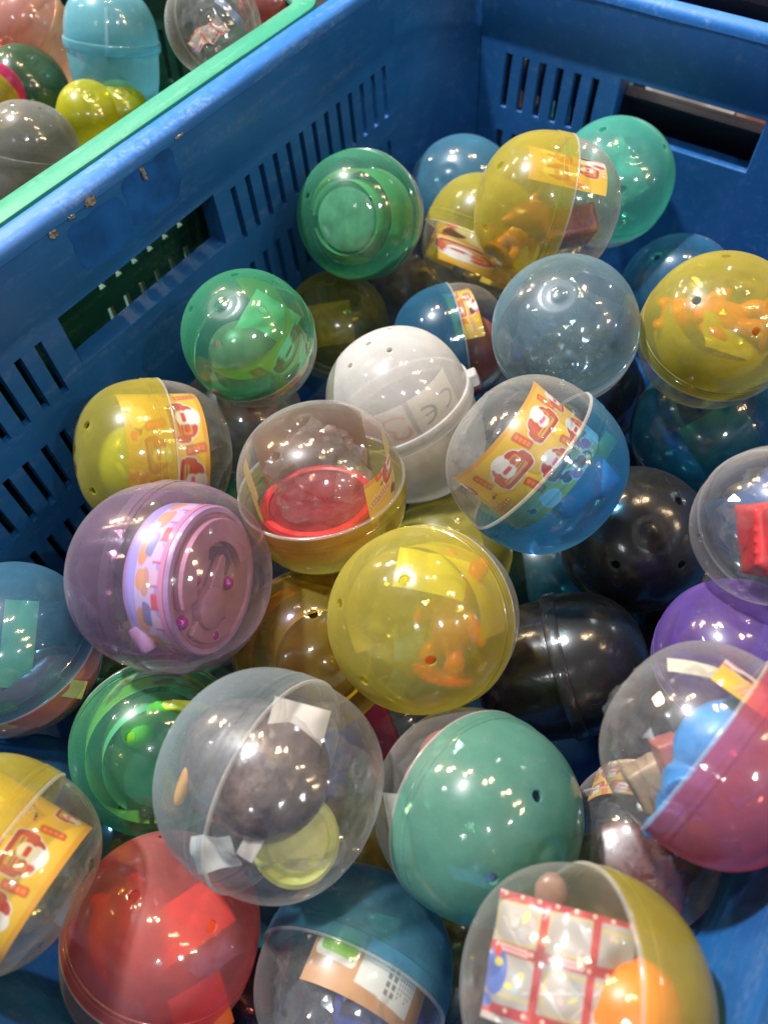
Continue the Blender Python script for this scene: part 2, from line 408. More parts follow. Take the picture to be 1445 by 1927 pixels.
bm = bmesh.new(); bmesh.ops.create_grid(bm, x_segments=1, y_segments=1, size=3.0)
fl = obj('floor', bm_mesh('floor', bm, False), solid('dark_floor', (0.02, 0.018, 0.018), 0.5, 0.4, 0.3, 8), None, (0, 0, -15.6 * S)); fl['kind'] = 'structure'

# ------------------------------------------------------------------ capsule shells (unit radius, pole of the lid on +z)
def punch(bm, d, rh, depth=0.035):
    d = Vector(d).normalized()
    best = None
    def surf(q):
        hit = min((f for f in allf), key=lambda f: (f.calc_center_median().normalized() - q).length_squared)
        return hit
    doomed = [f for f in bm.faces if f.calc_center_median().normalized().dot(d) > 0 and min((v.co.normalized() - d).length for v in f.verts) < rh * 1.45]
    if not doomed: return
    ctr = sum((f.calc_center_median() for f in doomed), Vector()) / len(doomed); L = ctr.length
    bmesh.ops.delete(bm, geom=doomed, context='FACES')
    edges = [e for e in bm.edges if e.is_boundary and (e.verts[0].co.normalized() - d).length < rh * 6 and e.verts[0].co.normalized().dot(d) > .5]
    a = d.orthogonal().normalized(); b = d.cross(a); ring = []
    for k in range(16):
        q = (d + (a * math.cos(k * math.pi / 8) + b * math.sin(k * math.pi / 8)) * rh).normalized()
        ring.append(bm.verts.new(q * L))
    re = [bm.edges.new((ring[k], ring[(k + 1) % 16])) for k in range(16)]
    try: bmesh.ops.bridge_loops(bm, edges=edges + re)
    except Exception: return
    r1 = [bm.verts.new(v.co * (1 - depth)) for v in ring]
    for k in range(16): bm.faces.new((ring[k], ring[(k + 1) % 16], r1[(k + 1) % 16], r1[k]))
def super_pt(phi, n=2.38): return (math.sin(phi) ** (2 / n), math.cos(phi) ** (2 / n) if phi < math.pi / 2 else 0.0)
def dome_prof(r0, zmin, boss=True, flat=0.0):
    out = []
    for k in range(31):
        r, z = super_pt(math.pi / 2 * k / 30)
        if z < zmin: break
        if boss:
            s_ = min(1, max(0, (0.20 - r) / 0.035)); z -= 0.014 * s_
            if r < 0.095: z += 0.018 * min(1, (0.095 - r) / 0.02)
            if r < 0.03: z += 0.012
        if flat: z = min(z, flat + (z - flat) * 0.25) if z > flat else z
        out.append((r * r0, z * r0))
    return out
HOLES = {0: [], 3: [(0.62, 20), (0.62, 140), (0.62, 260)], 4: [(0.58, 45), (0.58, 135), (0.58, 225), (0.58, 315)]}
def sph(pol, az): return (math.sin(pol) * math.cos(math.radians(az)), math.sin(pol) * math.sin(math.radians(az)), math.cos(pol))
def lid_mesh(nh):
    bm = revolve(dome_prof(1.0, 0.137) + [(0.9945, 0.133)], 72)
    for h in HOLES[nh]: punch(bm, sph(*h), 0.056)
    return bm_mesh('capsule_lid', bm, True, 50)
def band_mesh():
    return bm_mesh('capsule_band', revolve([(0.992, 0.136), (1.006, 0.128), (1.007, 0.082), (1.002, 0.078), (1.002, 0.070), (1.008, 0.066), (1.010, -0.050), (1.004, -0.056)], 96), True, 20)
def cup_mesh(nh):
    p = dome_prof(0.985, 0.004) + [(0.985, -0.02)]
    bm = revolve(p, 72)
    for h in HOLES[nh]: punch(bm, sph(*h), 0.056)
    bmesh.ops.transform(bm, matrix=Matrix.Diagonal((1, 1, -1, 1)), verts=bm.verts); bmesh.ops.reverse_faces(bm, faces=bm.faces)
    return bm_mesh('capsule_cup', bm, True, 50)
LID = {k: lid_mesh(k) for k in (0, 3, 4)}; CUP = {k: cup_mesh(k) for k in (0, 3, 4)}; BAND = band_mesh()
def lip_mesh():
    return bm_mesh('capsule_lip', revolve([(0.985, -0.058), (1.004, -0.060), (1.012, -0.068), (1.012, -0.078), (1.003, -0.086), (0.984, -0.088)], 96), True, 60)
LIP = lip_mesh()
def egg_lid():
    p = [(0.90 * r, 1.0 * z) for r, z in dome_prof(1.0, 0.09, False)]
    bm = revolve(p + [(0.897, 0.06)], 72)
    for pol, az in ((0.0, 0), (0.36, 30), (0.36, 120), (0.36, 210), (0.36, 300)): punch(bm, sph(pol, az), 0.038)
    return bm_mesh('egg_lid', bm, True, 50)
def egg_cup():
    p = [(0.885, 0.05), (0.885, 0.0), (0.875, -0.3), (0.86, -0.6), (0.82, -0.82), (0.74, -0.98), (0.6, -1.07), (0.4, -1.10), (0.15, -1.10), (0, -1.10)]
    return bm_mesh('egg_cup', revolve(p, 72), True, 60)
def egg_band():
    return bm_mesh('egg_band', revolve([(0.89, 0.09), (0.925, 0.085), (0.935, 0.06), (0.935, -0.06), (0.925, -0.085), (0.885, -0.09)], 72), True, 40)
EGG = (egg_lid(), egg_cup(), egg_band())

P_ = lambda n, *a, **k: plastic(n, *a, **k)
CLEAR = P_('clear_plastic', (0.92, 0.92, 0.91), 0.042, (0.70, 0.69, 0.67))
YELLOW = P_('yellow_plastic', (0.84, 0.78, 0.24), 0.52, (0.64, 0.58, 0.11))
AMBER = P_('amber_plastic', (0.84, 0.66, 0.12), 0.30, (0.66, 0.50, 0.07))
OLIVE = P_('olive_plastic', (0.74, 0.71, 0.26), 0.32, (0.50, 0.48, 0.12))
GREEN = P_('green_plastic', (0.44, 0.84, 0.63), 0.28, (0.12, 0.55, 0.33))
TURQ = P_('turquoise_plastic', (0.34, 0.78, 0.68), 0.64, (0.14, 0.60, 0.49))
MINT = P_('mint_plastic', (0.36, 0.70, 0.57), 0.88, (0.17, 0.44, 0.34))
BLUE = P_('blue_plastic', (0.20, 0.54, 0.80), 0.34, (0.08, 0.36, 0.62))
STEEL = P_('steel_blue_plastic', (0.28, 0.56, 0.74), 0.66, (0.12, 0.37, 0.54))
PALEB = P_('pale_blue_plastic', (0.58, 0.74, 0.80), 0.36, (0.32, 0.49, 0.57))
AZURE = P_('azure_plastic', (0.34, 0.64, 0.84), 0.46, (0.14, 0.40, 0.62))
ICE = P_('ice_blue_plastic', (0.78, 0.84, 0.87), 0.26, (0.48, 0.58, 0.62))
TEAL = P_('teal_plastic', (0.14, 0.44, 0.50), 0.34, (0.05, 0.24, 0.30))
NAVYP = P_('deep_blue_plastic', (0.08, 0.28, 0.52), 0.40, (0.03, 0.18, 0.40))
RED = P_('red_plastic', (0.86, 0.27, 0.26), 0.58, (0.80, 0.25, 0.24))
PINK = P_('pink_plastic', (0.84, 0.28, 0.36), 0.72, (0.62, 0.16, 0.23))
PURPLE = P_('lilac_plastic', (0.86, 0.79, 0.86), 0.10, (0.54, 0.46, 0.54))
VIOLET = P_('violet_plastic', (0.50, 0.32, 0.78), 0.46, (0.36, 0.20, 0.68))
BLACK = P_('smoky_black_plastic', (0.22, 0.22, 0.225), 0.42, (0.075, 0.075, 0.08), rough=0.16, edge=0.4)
LIPM = P_('lip_plastic', (0.92, 0.92, 0.90), 0.40, (0.86, 0.85, 0.82))
SMOKE = P_('smoke_grey_plastic', (0.42, 0.42, 0.42), 0.18, (0.17, 0.17, 0.175))
GREY = P_('grey_plastic', (0.66, 0.66, 0.63), 0.34, (0.46, 0.46, 0.43))
MILK = P_('milky_plastic', (0.88, 0.88, 0.87), 0.58, (0.93, 0.91, 0.89), trans=0.5)
SKYB = P_('sky_blue_plastic', (0.48, 0.80, 0.88), 0.6, (0.28, 0.64, 0.74))
BEIGE = P_('beige_plastic', (0.82, 0.70, 0.55), 0.6, (0.72, 0.54, 0.38))
ROSE = P_('rose_plastic', (0.86, 0.60, 0.55), 0.5, (0.70, 0.40, 0.36))
LEMON = P_('lemon_plastic', (0.78, 0.78, 0.09), 0.6, (0.68, 0.66, 0.03))
HOTP = P_('hot_pink_plastic', (0.85, 0.1, 0.28), 0.7, (0.80, 0.06, 0.24))
MOSS = P_('moss_green_plastic', (0.24, 0.50, 0.33), 0.32, (0.12, 0.32, 0.18))
FILM = film_mat()
PLACE = dict(
 c01=((3.96, -12.25, -2.42),2.90,(0.092, -0.861, 0.5),(0.914, 0.273, 0.301)),
 c02=((5.28, -4.63, -5.23),2.88,(0.001, -0.661, 0.75),(0.912, -0.307, -0.272)),
 c03=((8.7, -8.91, -3.92),2.85,(-0.013, 0.72, 0.693),(0.355, -0.645, 0.677)),
 c04=((12.42, -10.57, 0.08),2.95,(-0.844, -0.486, 0.225),(0.525, -0.666, 0.531)),
 c05=((12.64, -3.08, -2.96),2.91,(0.33, -0.304, 0.894),(-0.044, -0.951, -0.307)),
 c06=((3.56, -7.41, -9.95),2.99,(0.403, -0.254, 0.879),(0.117, -0.939, -0.324)),
 c07=((17.49, -3.26, -7.36),2.83,(-0.071, -0.821, 0.567),(-0.344, 0.554, 0.758)),
 c08=((20.85, -12.02, -1.51),2.92,(0.118, -0.191, 0.975),(-0.046, -0.981, -0.187)),
 c09=((15.76, -14.86, -1.77),2.88,(-0.069, -0.387, 0.919),(0.592, -0.758, -0.275)),
 c10=((10.05, -13.74, -6.24),2.78,(-0.708, -0.702, -0.071),(0.453, -0.53, 0.717)),
 c11=((10.99, -19.56, -4.76),3.39,(-0.465, -0.012, 0.885),(0.692, -0.628, 0.355)),
 c12=((5.33, -22.04, -1.68),2.63,(-0.044, -0.329, 0.943),(0.926, -0.367, -0.085)),
 c13=((3.21, -14.09, -8.33),2.73,(0.368, -0.043, 0.929),(0.294, -0.942, -0.161)),
 c14=((4.47, -27.6, -3.77),3.00,(-0.543, -0.755, 0.367),(0.702, -0.168, 0.692)),
 c15=((11.58, -25.85, -2.67),3.07,(0.261, -0.166, -0.951),(0.697, -0.649, 0.305)),
 c16=((17.92, -21.69, -1.41),3.00,(0.879, 0.065, -0.472),(0.416, -0.587, 0.695)),
 c17=((9.59, -31.72, -2.38),3.23,(0.914, 0.315, 0.257),(-0.064, -0.514, 0.855)),
 c18=((5.18, -36.35, -5.13),2.99,(-0.246, 0.093, 0.965),(0.956, -0.139, 0.257)),
 c19=((17.44, -28.16, -2.95),3.06,(-0.128, -0.687, 0.715),(0.673, 0.47, 0.572)),
 c20=((13.53, -29.81, -7.21),3.04,(0.564, -0.291, 0.773),(-0.395, 0.727, 0.562)),
 c21=((15.12, -21.9, -9.59),2.67,(0.035, 0.052, 0.998),(0.366, -0.93, 0.035)),
 c22=((21.79, -18.73, -7.16),3.00,(0.167, -0.402, 0.9),(-0.482, 0.764, 0.43)),
 c23=((21.95, -25.02, -7.5),3.00,(0.739, 0.576, 0.349),(-0.042, -0.478, 0.877)),
 c24=((25.52, -21.14, 0.37),2.39,(0.303, 0.886, -0.351),(0.325, 0.25, 0.912)),
 c25=((22.09, -11.53, -7.35),3.16,(-0.054, -0.329, 0.943),(0.175, -0.933, -0.316)),
 c26=((26.5, -23.71, -3.52),2.49,(-0.188, 0.063, 0.98),(0.055, -0.996, 0.075)),
 c27=((26.42, -28.48, -0.11),2.73,(0.984, -0.173, 0.031),(-0.102, -0.418, 0.903)),
 c28=((11.14, -35.86, -6.96),2.95,(0.629, -0.281, 0.724),(-0.325, 0.751, 0.574)),
 c29=((16.56, -35.13, -2.67),3.17,(-0.978, -0.094, -0.186),(-0.169, -0.166, 0.971)),
 c30=((21.86, -32.23, -4.25),3.02,(0.788, -0.136, 0.6),(-0.615, -0.172, 0.769)),
 c31=((26.52, -30.03, -5.42),2.34,(0.098, -0.955, 0.281),(-0.213, 0.256, 0.943)),
 c32=((11.52, -41.09, -2.38),2.73,(-0.934, -0.109, 0.34),(0.328, 0.116, 0.937)),
 c33=((8.21, -40.16, -8.3),2.51,(-0.112, 0.434, 0.894),(0.858, -0.412, 0.308)),
 c34=((15.37, -40.34, -7.2),3.00,(0.032, 0.68, 0.733),(0.379, -0.687, 0.62)),
 c35=((20.96, -37.76, -7.56),3.00,(-0.201, 0.945, -0.258),(0.019, 0.267, 0.963)),
 c36=((26.19, -35.05, -1.61),2.87,(0.854, 0.397, -0.337),(0.329, 0.089, 0.94)),
 c37=((10.79, -38.98, -12.42),2.59,(0.089, 0.523, 0.848),(0.51, -0.755, 0.412)),
 c38=((18.5, -34.6, -12.42),2.59,(-0.086, 0.413, 0.907),(0.386, -0.825, 0.412)),
 c39=((18.89, -19.06, -12.19),2.81,(-0.066, 0.019, 0.998),(0.306, -0.951, 0.038)),
 c40=((16.75, -29.47, -12.32),2.68,(-0.553, -0.047, 0.832),(0.804, -0.294, 0.517)),
 c41=((4.03, -23.47, -12.16),2.85,(0.243, 0.133, 0.961),(0.495, -0.869, -0.005)),
 c42=((4.17, -33.93, -12.26),2.75,(0.228, 0.388, 0.893),(0.567, -0.798, 0.202)),
 c43=((8.8, -26.14, -11.84),2.72,(-0.459, -0.044, 0.888),(0.835, -0.362, 0.414)),
 c44=((4.17, -22.66, -6.76),2.71,(0.44, 0.184, 0.879),(0.277, -0.959, 0.062)),
 g01=((-15.83, -12.76, 1.4),2.18,(-0.273, -0.517, 0.812),(0.935, -0.34, 0.098)),
 g02=((-11.01, -11.93, 1.6),2.48,(-0.068, 0.327, 0.943),(0.747, -0.609, 0.265)),
 g03=((-4.85, -10.81, 3.4),2.08,(0.214, -0.957, 0.196),(0.861, 0.28, 0.426)),
 g04=((-14.56, -15.27, -0.2),2.01,(0.592, 0.158, 0.79),(0.505, -0.837, -0.211)),
 g05=((-13.96, -17.43, 0.8),1.43,(0.268, -0.961, -0.059),(0.796, 0.187, 0.575)),
 g06=((-10.22, -15.11, -0.4),1.60,(0.495, -0.071, 0.866),(0.561, -0.734, -0.381)),
 g07=((-9.59, -13.75, -0.6),1.38,(0.484, -0.095, 0.87),(0.545, -0.745, -0.385)),
 g08=((-9.21, -19.53, 0.2),2.33,(-0.05, 0.448, 0.893),(0.789, -0.53, 0.31)),
 g09=((-20.96, -11.91, 0.5),2.05,(0.28, -0.373, 0.884),(0.869, -0.293, -0.399)),
 g10=((-4.79, -7.04, 2.8),1.45,(0.532, -0.012, 0.846),(0.352, -0.906, -0.234)),
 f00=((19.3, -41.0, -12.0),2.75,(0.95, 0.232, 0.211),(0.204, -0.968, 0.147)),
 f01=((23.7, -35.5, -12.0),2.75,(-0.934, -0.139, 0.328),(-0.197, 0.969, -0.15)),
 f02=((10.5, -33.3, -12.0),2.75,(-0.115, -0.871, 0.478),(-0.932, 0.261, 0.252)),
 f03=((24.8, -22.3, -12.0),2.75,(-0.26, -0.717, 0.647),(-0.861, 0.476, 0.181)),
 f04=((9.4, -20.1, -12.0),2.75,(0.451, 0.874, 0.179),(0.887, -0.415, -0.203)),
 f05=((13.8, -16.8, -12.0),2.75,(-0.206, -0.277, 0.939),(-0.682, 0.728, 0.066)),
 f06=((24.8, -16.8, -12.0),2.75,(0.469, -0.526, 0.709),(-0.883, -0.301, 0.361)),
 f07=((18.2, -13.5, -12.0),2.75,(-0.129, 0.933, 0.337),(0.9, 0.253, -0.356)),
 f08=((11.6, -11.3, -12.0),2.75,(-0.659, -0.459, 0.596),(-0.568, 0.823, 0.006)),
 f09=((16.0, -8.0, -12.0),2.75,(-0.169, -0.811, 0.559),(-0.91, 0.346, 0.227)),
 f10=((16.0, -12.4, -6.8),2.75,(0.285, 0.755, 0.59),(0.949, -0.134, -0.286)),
)
E1 = dict(egg=True); GCR = 'toy capsules in the green crate'
G1 = dict(group=GCR); G2 = dict(group=GCR, egg=True)
CAPLIST = [
 ('c01', 'green capsule with holes at the end of the row of slots by the back corner', GREEN, CLEAR, dict(holes=(3, 0))),
 ('c02', 'cloudy blue capsule right in the far corner of the crate', STEEL, CLEAR, dict(holes=(0, 0))),
 ('c03', 'half hidden yellow capsule with a printed clear base, behind the high one', YELLOW, CLEAR, dict(holes=(0, 0))),
 ('c04', 'yellow and clear capsule lying on its side highest at the back of the heap', YELLOW, CLEAR, dict(holes=(4, 4))),
 ('c05', 'turquoise capsule against the back wall beside its hand hole', TURQ, CLEAR, dict(holes=(3, 0))),
 ('c06', 'smoky clear capsule in shade under the far green one', GREY, CLEAR, dict(holes=(0, 0))),
 ('c07', 'blue capsule with a grey end at the foot of the back wall', BLUE, CLEAR, dict(holes=(3, 0))),
 ('c08', 'big yellow capsule with an orange toy at the right edge', YELLOW, CLEAR, dict(holes=(4, 0))),
 ('c09', 'pale blue capsule with a flat round end, right of the white one', PALEB, CLEAR, dict(holes=(0, 0))),
 ('c10', 'blue and clear capsule with a red toy just behind the white capsule', BLUE, CLEAR, dict(holes=(0, 0))),
 ('c11', 'milky white egg capsule with a hinge tab and a CE mark inside', MILK, MILK, dict(egg=True)),
 ('c12', 'green capsule with folded paper in front of the olive one', GREEN, CLEAR, dict(holes=(4, 0))),
 ('c13', 'olive yellow capsule wedged between the two green ones', OLIVE, CLEAR, dict(holes=(0, 0))),
 ('c14', 'yellow and clear capsule with a wound leaflet touching the left wall', YELLOW, CLEAR, dict(holes=(4, 4))),
 ('c15', 'clear topped capsule with a yellow base and a red disc inside', YELLOW, CLEAR, dict(holes=(0, 4))),
 ('c16', 'clear and blue capsule showing a yellow leaflet of red seats', BLUE, CLEAR, dict(holes=(0, 0))),
 ('c17', 'large lilac capsule holding a drum toy', PURPLE, PURPLE, dict(holes=(0, 0))),
 ('c18', 'blue capsule with a red toy cut by the left edge of the photo', AZURE, CLEAR, dict(holes=(0, 0))),
 ('c19', 'yellow capsule on top of the heap in the very middle', YELLOW, CLEAR, dict(holes=(4, 0))),
 ('c20', 'amber capsule between the lilac one and the middle yellow one', AMBER, CLEAR, dict(holes=(3, 0))),
 ('c21', 'yellow capsule mostly hidden under the clear and blue one', YELLOW, CLEAR, dict(holes=(0, 0))),
 ('c22', 'smoky black capsule with holes under the clear and blue one', BLACK, BLACK, dict(holes=(4, 0))),
 ('c23', 'black egg capsule with a grey hinge band right of the middle', BLACK, BLACK, dict(egg=True, band=SMOKE)),
 ('c24', 'clear capsule with a red block cut by the right edge of the photo', CLEAR, CLEAR, dict(holes=(0, 4))),
 ('c25', 'dark teal capsule in shade under the big yellow one', TEAL, TEAL, dict(holes=(0, 0))),
 ('c26', 'violet capsule behind the clear and pink one', VIOLET, CLEAR, dict(holes=(0, 0))),
 ('c27', 'clear and pink capsule with a bright blue toy machine', PINK, CLEAR, dict(holes=(0, 0))),
 ('c28', 'green capsule with a dark round end under the lilac one', GREEN, CLEAR, dict(holes=(4, 0))),
 ('c29', 'large clear and ice blue capsule with a barrel toy near the front', ICE, CLEAR, dict(holes=(0, 4))),
 ('c30', 'milky mint green and clear capsule near the front', MINT, CLEAR, dict(holes=(4, 0))),
 ('c31', 'clear capsule with a dark red disc, in a gap by the right wall', CLEAR, CLEAR, dict(holes=(0, 4))),
 ('c32', 'yellow and clear capsule with a large leaflet at the left edge', YELLOW, CLEAR, dict(holes=(0, 4))),
 ('c33', 'deep blue capsule behind the leaflet capsule at the left edge', NAVYP, CLEAR, dict(holes=(0, 0))),
 ('c34', 'red capsule with orange paper at the bottom left', RED, CLEAR, dict(holes=(4, 0))),
 ('c35', 'blue lidded clear capsule with a label at the bottom centre', STEEL, CLEAR, dict(holes=(0, 0))),
 ('c36', 'clear and yellow capsule with a red lattice card at the very front', YELLOW, CLEAR, dict(holes=(0, 4))),
 ('c37', 'dark olive capsule in the gap between the green and red ones', OLIVE, CLEAR, dict(holes=(0, 0))),
 ('c38', 'amber capsule in shade under the ice blue one', AMBER, CLEAR, dict(holes=(0, 0))),
 ('c39', 'dark teal capsule deep in the gap beside the middle yellow one', TEAL, TEAL, dict(holes=(0, 0))),
 ('c40', 'shaded clear capsule with a magenta toy under the middle yellow one', CLEAR, CLEAR, dict(holes=(0, 0))),
 ('c41', 'green capsule deep between the lilac one and the left yellow one', GREEN, GREEN, dict(holes=(0, 0))),
 ('c42', 'green capsule in the dark gap by the left wall', MOSS, MOSS, dict(holes=(0, 0))),
 ('c43', 'clear capsule with an orange leaflet behind the amber one', CLEAR, CLEAR, dict(holes=(0, 0))),
 ('c44', 'smoky clear capsule in the gap under the near green one', GREY, CLEAR, dict(holes=(0, 0))),
 ('g01', 'beige egg capsule with a rose lid at the top left', ROSE, BEIGE, dict(egg=True, group=GCR)),
 ('g02', 'pale blue egg capsule standing in the green crate', SKYB, SKYB, dict(egg=True, group=GCR)),
 ('g03', 'clear capsule with shiny film leaning on the green crate rim', CLEAR, CLEAR, dict(holes=(3, 0), group=GCR)),
 ('g04', 'dark green capsule at the far left of the green crate', MOSS, MOSS, dict(holes=(0, 0), group=GCR)),
 ('g05', 'hot pink and lime capsule at the left edge of the photo', LEMON, HOTP, dict(holes=(0, 0), group=GCR)),
 ('g06', 'lemon yellow capsule beside the green rim', LEMON, LEMON, dict(holes=(0, 0), group=GCR)),
 ('g07', 'smaller lemon yellow capsule tucked behind the other lemon one', LEMON, LEMON, dict(holes=(0, 0), group=GCR)),
 ('g08', 'grey egg capsule with a band in front in the green crate', GREY, GREY, dict(egg=True, group=GCR)),
 ('g09', 'rose capsule in the top left corner of the photo', ROSE, ROSE, dict(holes=(0, 0), group=GCR)),
 ('g10', 'red capsule behind the raised end of the green rim', RED, RED, dict(holes=(0, 0), group=GCR)),
 ('g11', 'beige capsule inside the green crate behind its slots', BEIGE, MILK, dict(holes=(0, 0), group=GCR)),
 ('g12', 'milky capsule inside the green crate behind its slots', MILK, BEIGE, dict(holes=(0, 0), group=GCR)),
 ('n01', 'pale teal capsule in the navy crate behind the slots', SKYB, SKYB, dict(holes=(0, 0), group='toy capsules in the navy crate')),
 ('n02', 'beige capsule in the navy crate behind the slots nearest the corner', BEIGE, BEIGE, dict(holes=(0, 0), group='toy capsules in the navy crate')),
 ('n03', 'milky capsule in the navy crate behind the hand hole', MILK, MILK, dict(holes=(0, 0), group='toy capsules in the navy crate')),
 ('n04', 'pale rose capsule in the navy crate at the right of the hand hole', ROSE, BEIGE, dict(holes=(0, 0), group='toy capsules in the navy crate')),
]
for k, c, l in (('f00', NAVYP, 'dark filler capsule in the gap between the red and the label capsules at the front'), ('f01', OLIVE, 'dark filler capsule in the gap between the label and the lattice card capsules'),
 ('f02', MOSS, 'dark filler capsule in the gap between the lilac and the ice blue capsules'), ('f03', BLACK, 'dark filler capsule in the gap between the black egg and the clear and pink capsule'),
 ('f04', TEAL, 'dark filler capsule in the gap under the capsule with the red disc'), ('f05', MOSS, 'dark filler capsule in the gap below the white egg capsule'),
 ('f06', BLACK, 'dark filler capsule in the gap between the smoky black and the violet capsules'), ('f07', BLACK, 'dark filler capsule in the gap at the right of the clear and blue capsule'),
 ('f08', NAVYP, 'dark filler capsule in the gap between the white egg and the clear and blue capsule'), ('f09', BLACK, 'dark filler capsule in the black gap under the pale blue capsule'), ('f10', BLACK, 'dark filler capsule deep behind the clear and blue capsule')):
    CAPLIST.append((k, l, c, BLACK, dict(holes=(0, 0))))  # fillers added in dark plastic so the gaps turn dark over the bright floor
PLACE.update(
 g11=((-6.6, -19.6, -3.4), 2.5, (0, 0, 1), (1, 0, 0)), g12=((-6.4, -24.8, -4.2), 2.5, (0, 0, 1), (1, 0, 0)),
 n01=((7.2, 6.3, -4.2), 2.5, (0, 0, 1), (1, 0, 0)), n02=((2.2, 6.3, -4.2), 2.4, (0, 0, 1), (1, 0, 0)),
 n03=((13.2, 6.2, -1.6), 2.7, (0, 0, 1), (1, 0, 0)), n04=((18.2, 6.2, -1.7), 2.6, (0, 0, 1), (1, 0, 0)))
# ------------------------------------------------------------------ placing capsules
def capsule(key, label, lid, cup, egg=False, holes=(4, 4), band=None, group='toy capsules in the blue crate', name='toy_capsule'):
    p, r, zx, xx = PLACE[key]
    z = Vector(zx).normalized(); x = Vector(xx); x = (x - z * x.dot(z)).normalized(); y = z.cross(x)
    e = empty(name, Vector(p) * S)
    e.matrix_world = Matrix.Translation(Vector(p) * S) @ Matrix((x, y, z)).transposed().to_4x4() @ Matrix.Scale(r * S, 4)
    tag(e, label, 'capsule', group)
    if egg:
        l = obj('lid', EGG[0], lid, e); obj('cup', EGG[1], cup, e); obj('band', EGG[2], band or cup, l)
    else:
        l = obj('lid', LID[holes[0]], lid, e); c = obj('cup', CUP[holes[1]], cup, e); obj('band', BAND, band or lid, l)
        if cup is CLEAR: obj('lip', LIP, LIPM, c)
    return e
def inside(key, o, off=(0, 0, 0), rot=(0, 0, 0), sc=1.0):
    """Place a loose thing inside a capsule: off / sc are in capsule radii, rot in degrees, all in the capsule's own frame."""
    M = CAPM[key] @ Matrix.Translation(off) @ (Matrix.Rotation(math.radians(rot[2]), 4, 'Z') @ Matrix.Rotation(math.radians(rot[1]), 4, 'Y') @ Matrix.Rotation(math.radians(rot[0]), 4, 'X')) @ Matrix.Scale(sc, 4)
    o.matrix_world = M
    return o
CAPM = {}
GC = 'toy capsules in the green crate'
for key, label, lid, cup, kw in CAPLIST:
    e = capsule(key, label, lid, cup, **kw); CAPM[key] = e.matrix_world.copy()

# ------------------------------------------------------------------ printing
class Ink:
    def __init__(s, w, h, bg, nx):
        s.w, s.h = w, h; s.nx = nx; s.ny = max(4, int(nx * h / w)); s.px = w / nx
        u = (np.arange(s.nx + 1) / s.nx) * w; v = (np.arange(s.ny + 1) / s.ny) * h
        s.X, s.Y = np.meshgrid(u, v); s.c = np.empty((*s.X.shape, 3)); s.c[:] = bg
    def put(s, d, col, soft=None):
        a = np.clip(0.5 - d / (soft or s.px * 1.1), 0, 1)[..., None]; s.c = s.c * (1 - a) + np.array(col) * a
    def loc(s, x, y, rot):
        a = math.radians(rot); dx, dy = s.X - x, s.Y - y
        return dx * math.cos(a) + dy * math.sin(a), -dx * math.sin(a) + dy * math.cos(a)
    def ell(s, x, y, rx, ry, col, rot=0, grow=0.0):
        a, b = s.loc(x, y, rot); s.put((np.sqrt((a / rx) ** 2 + (b / ry) ** 2) - 1) * min(rx, ry) - grow, col)
    def box(s, x, y, w, h, col, rot=0, rad=0.0, grow=0.0):
        a, b = s.loc(x, y, rot); qx, qy = abs(a) - w / 2 + rad, abs(b) - h / 2 + rad
        s.put(np.hypot(np.maximum(qx, 0), np.maximum(qy, 0)) + np.minimum(np.maximum(qx, qy), 0) - rad - grow, col)
    def ln(s, x0, y0, x1, y1, w, col):
        dx, dy = x1 - x0, y1 - y0; t = np.clip(((s.X - x0) * dx + (s.Y - y0) * dy) / (dx * dx + dy * dy + 1e-12), 0, 1)
        s.put(np.hypot(s.X - x0 - t * dx, s.Y - y0 - t * dy) - w / 2, col)
    def arc(s, x, y, r, w, a0, a1, col):
        a = np.degrees(np.arctan2(s.Y - y, s.X - x)); m = ((a - a0) % 360) <= (a1 - a0) % 360
        d = np.abs(np.hypot(s.X - x, s.Y - y) - r) - w / 2; s.put(np.where(m, d, 1.0), col)
    def mottled(s, amt, seed=0):
        r = np.random.RandomState(seed); g = r.rand(7, 9); yi = np.linspace(0, 5.99, s.c.shape[0]); xi = np.linspace(0, 7.99, s.c.shape[1])
        y0 = yi.astype(int); x0 = xi.astype(int); fy = (yi - y0)[:, None]; fx = (xi - x0)[None]
        n = (g[y0][:, x0] * (1 - fy) * (1 - fx) + g[y0 + 1][:, x0] * fy * (1 - fx) + g[y0][:, x0 + 1] * (1 - fy) * fx + g[y0 + 1][:, x0 + 1] * fy * fx)
        s.c = s.c * (1 + amt * (n - .5))[..., None]
WHT = (0.80, 0.77, 0.74); REDI = (0.60, 0.055, 0.035); ORG = (0.78, 0.28, 0.06); YEL = (0.74, 0.47, 0.045); BRN = (0.13, 0.04, 0.025); MAR = (0.36, 0.05, 0.04); PNK = (0.78, 0.16, 0.30); GLD = (0.60, 0.36, 0.10)
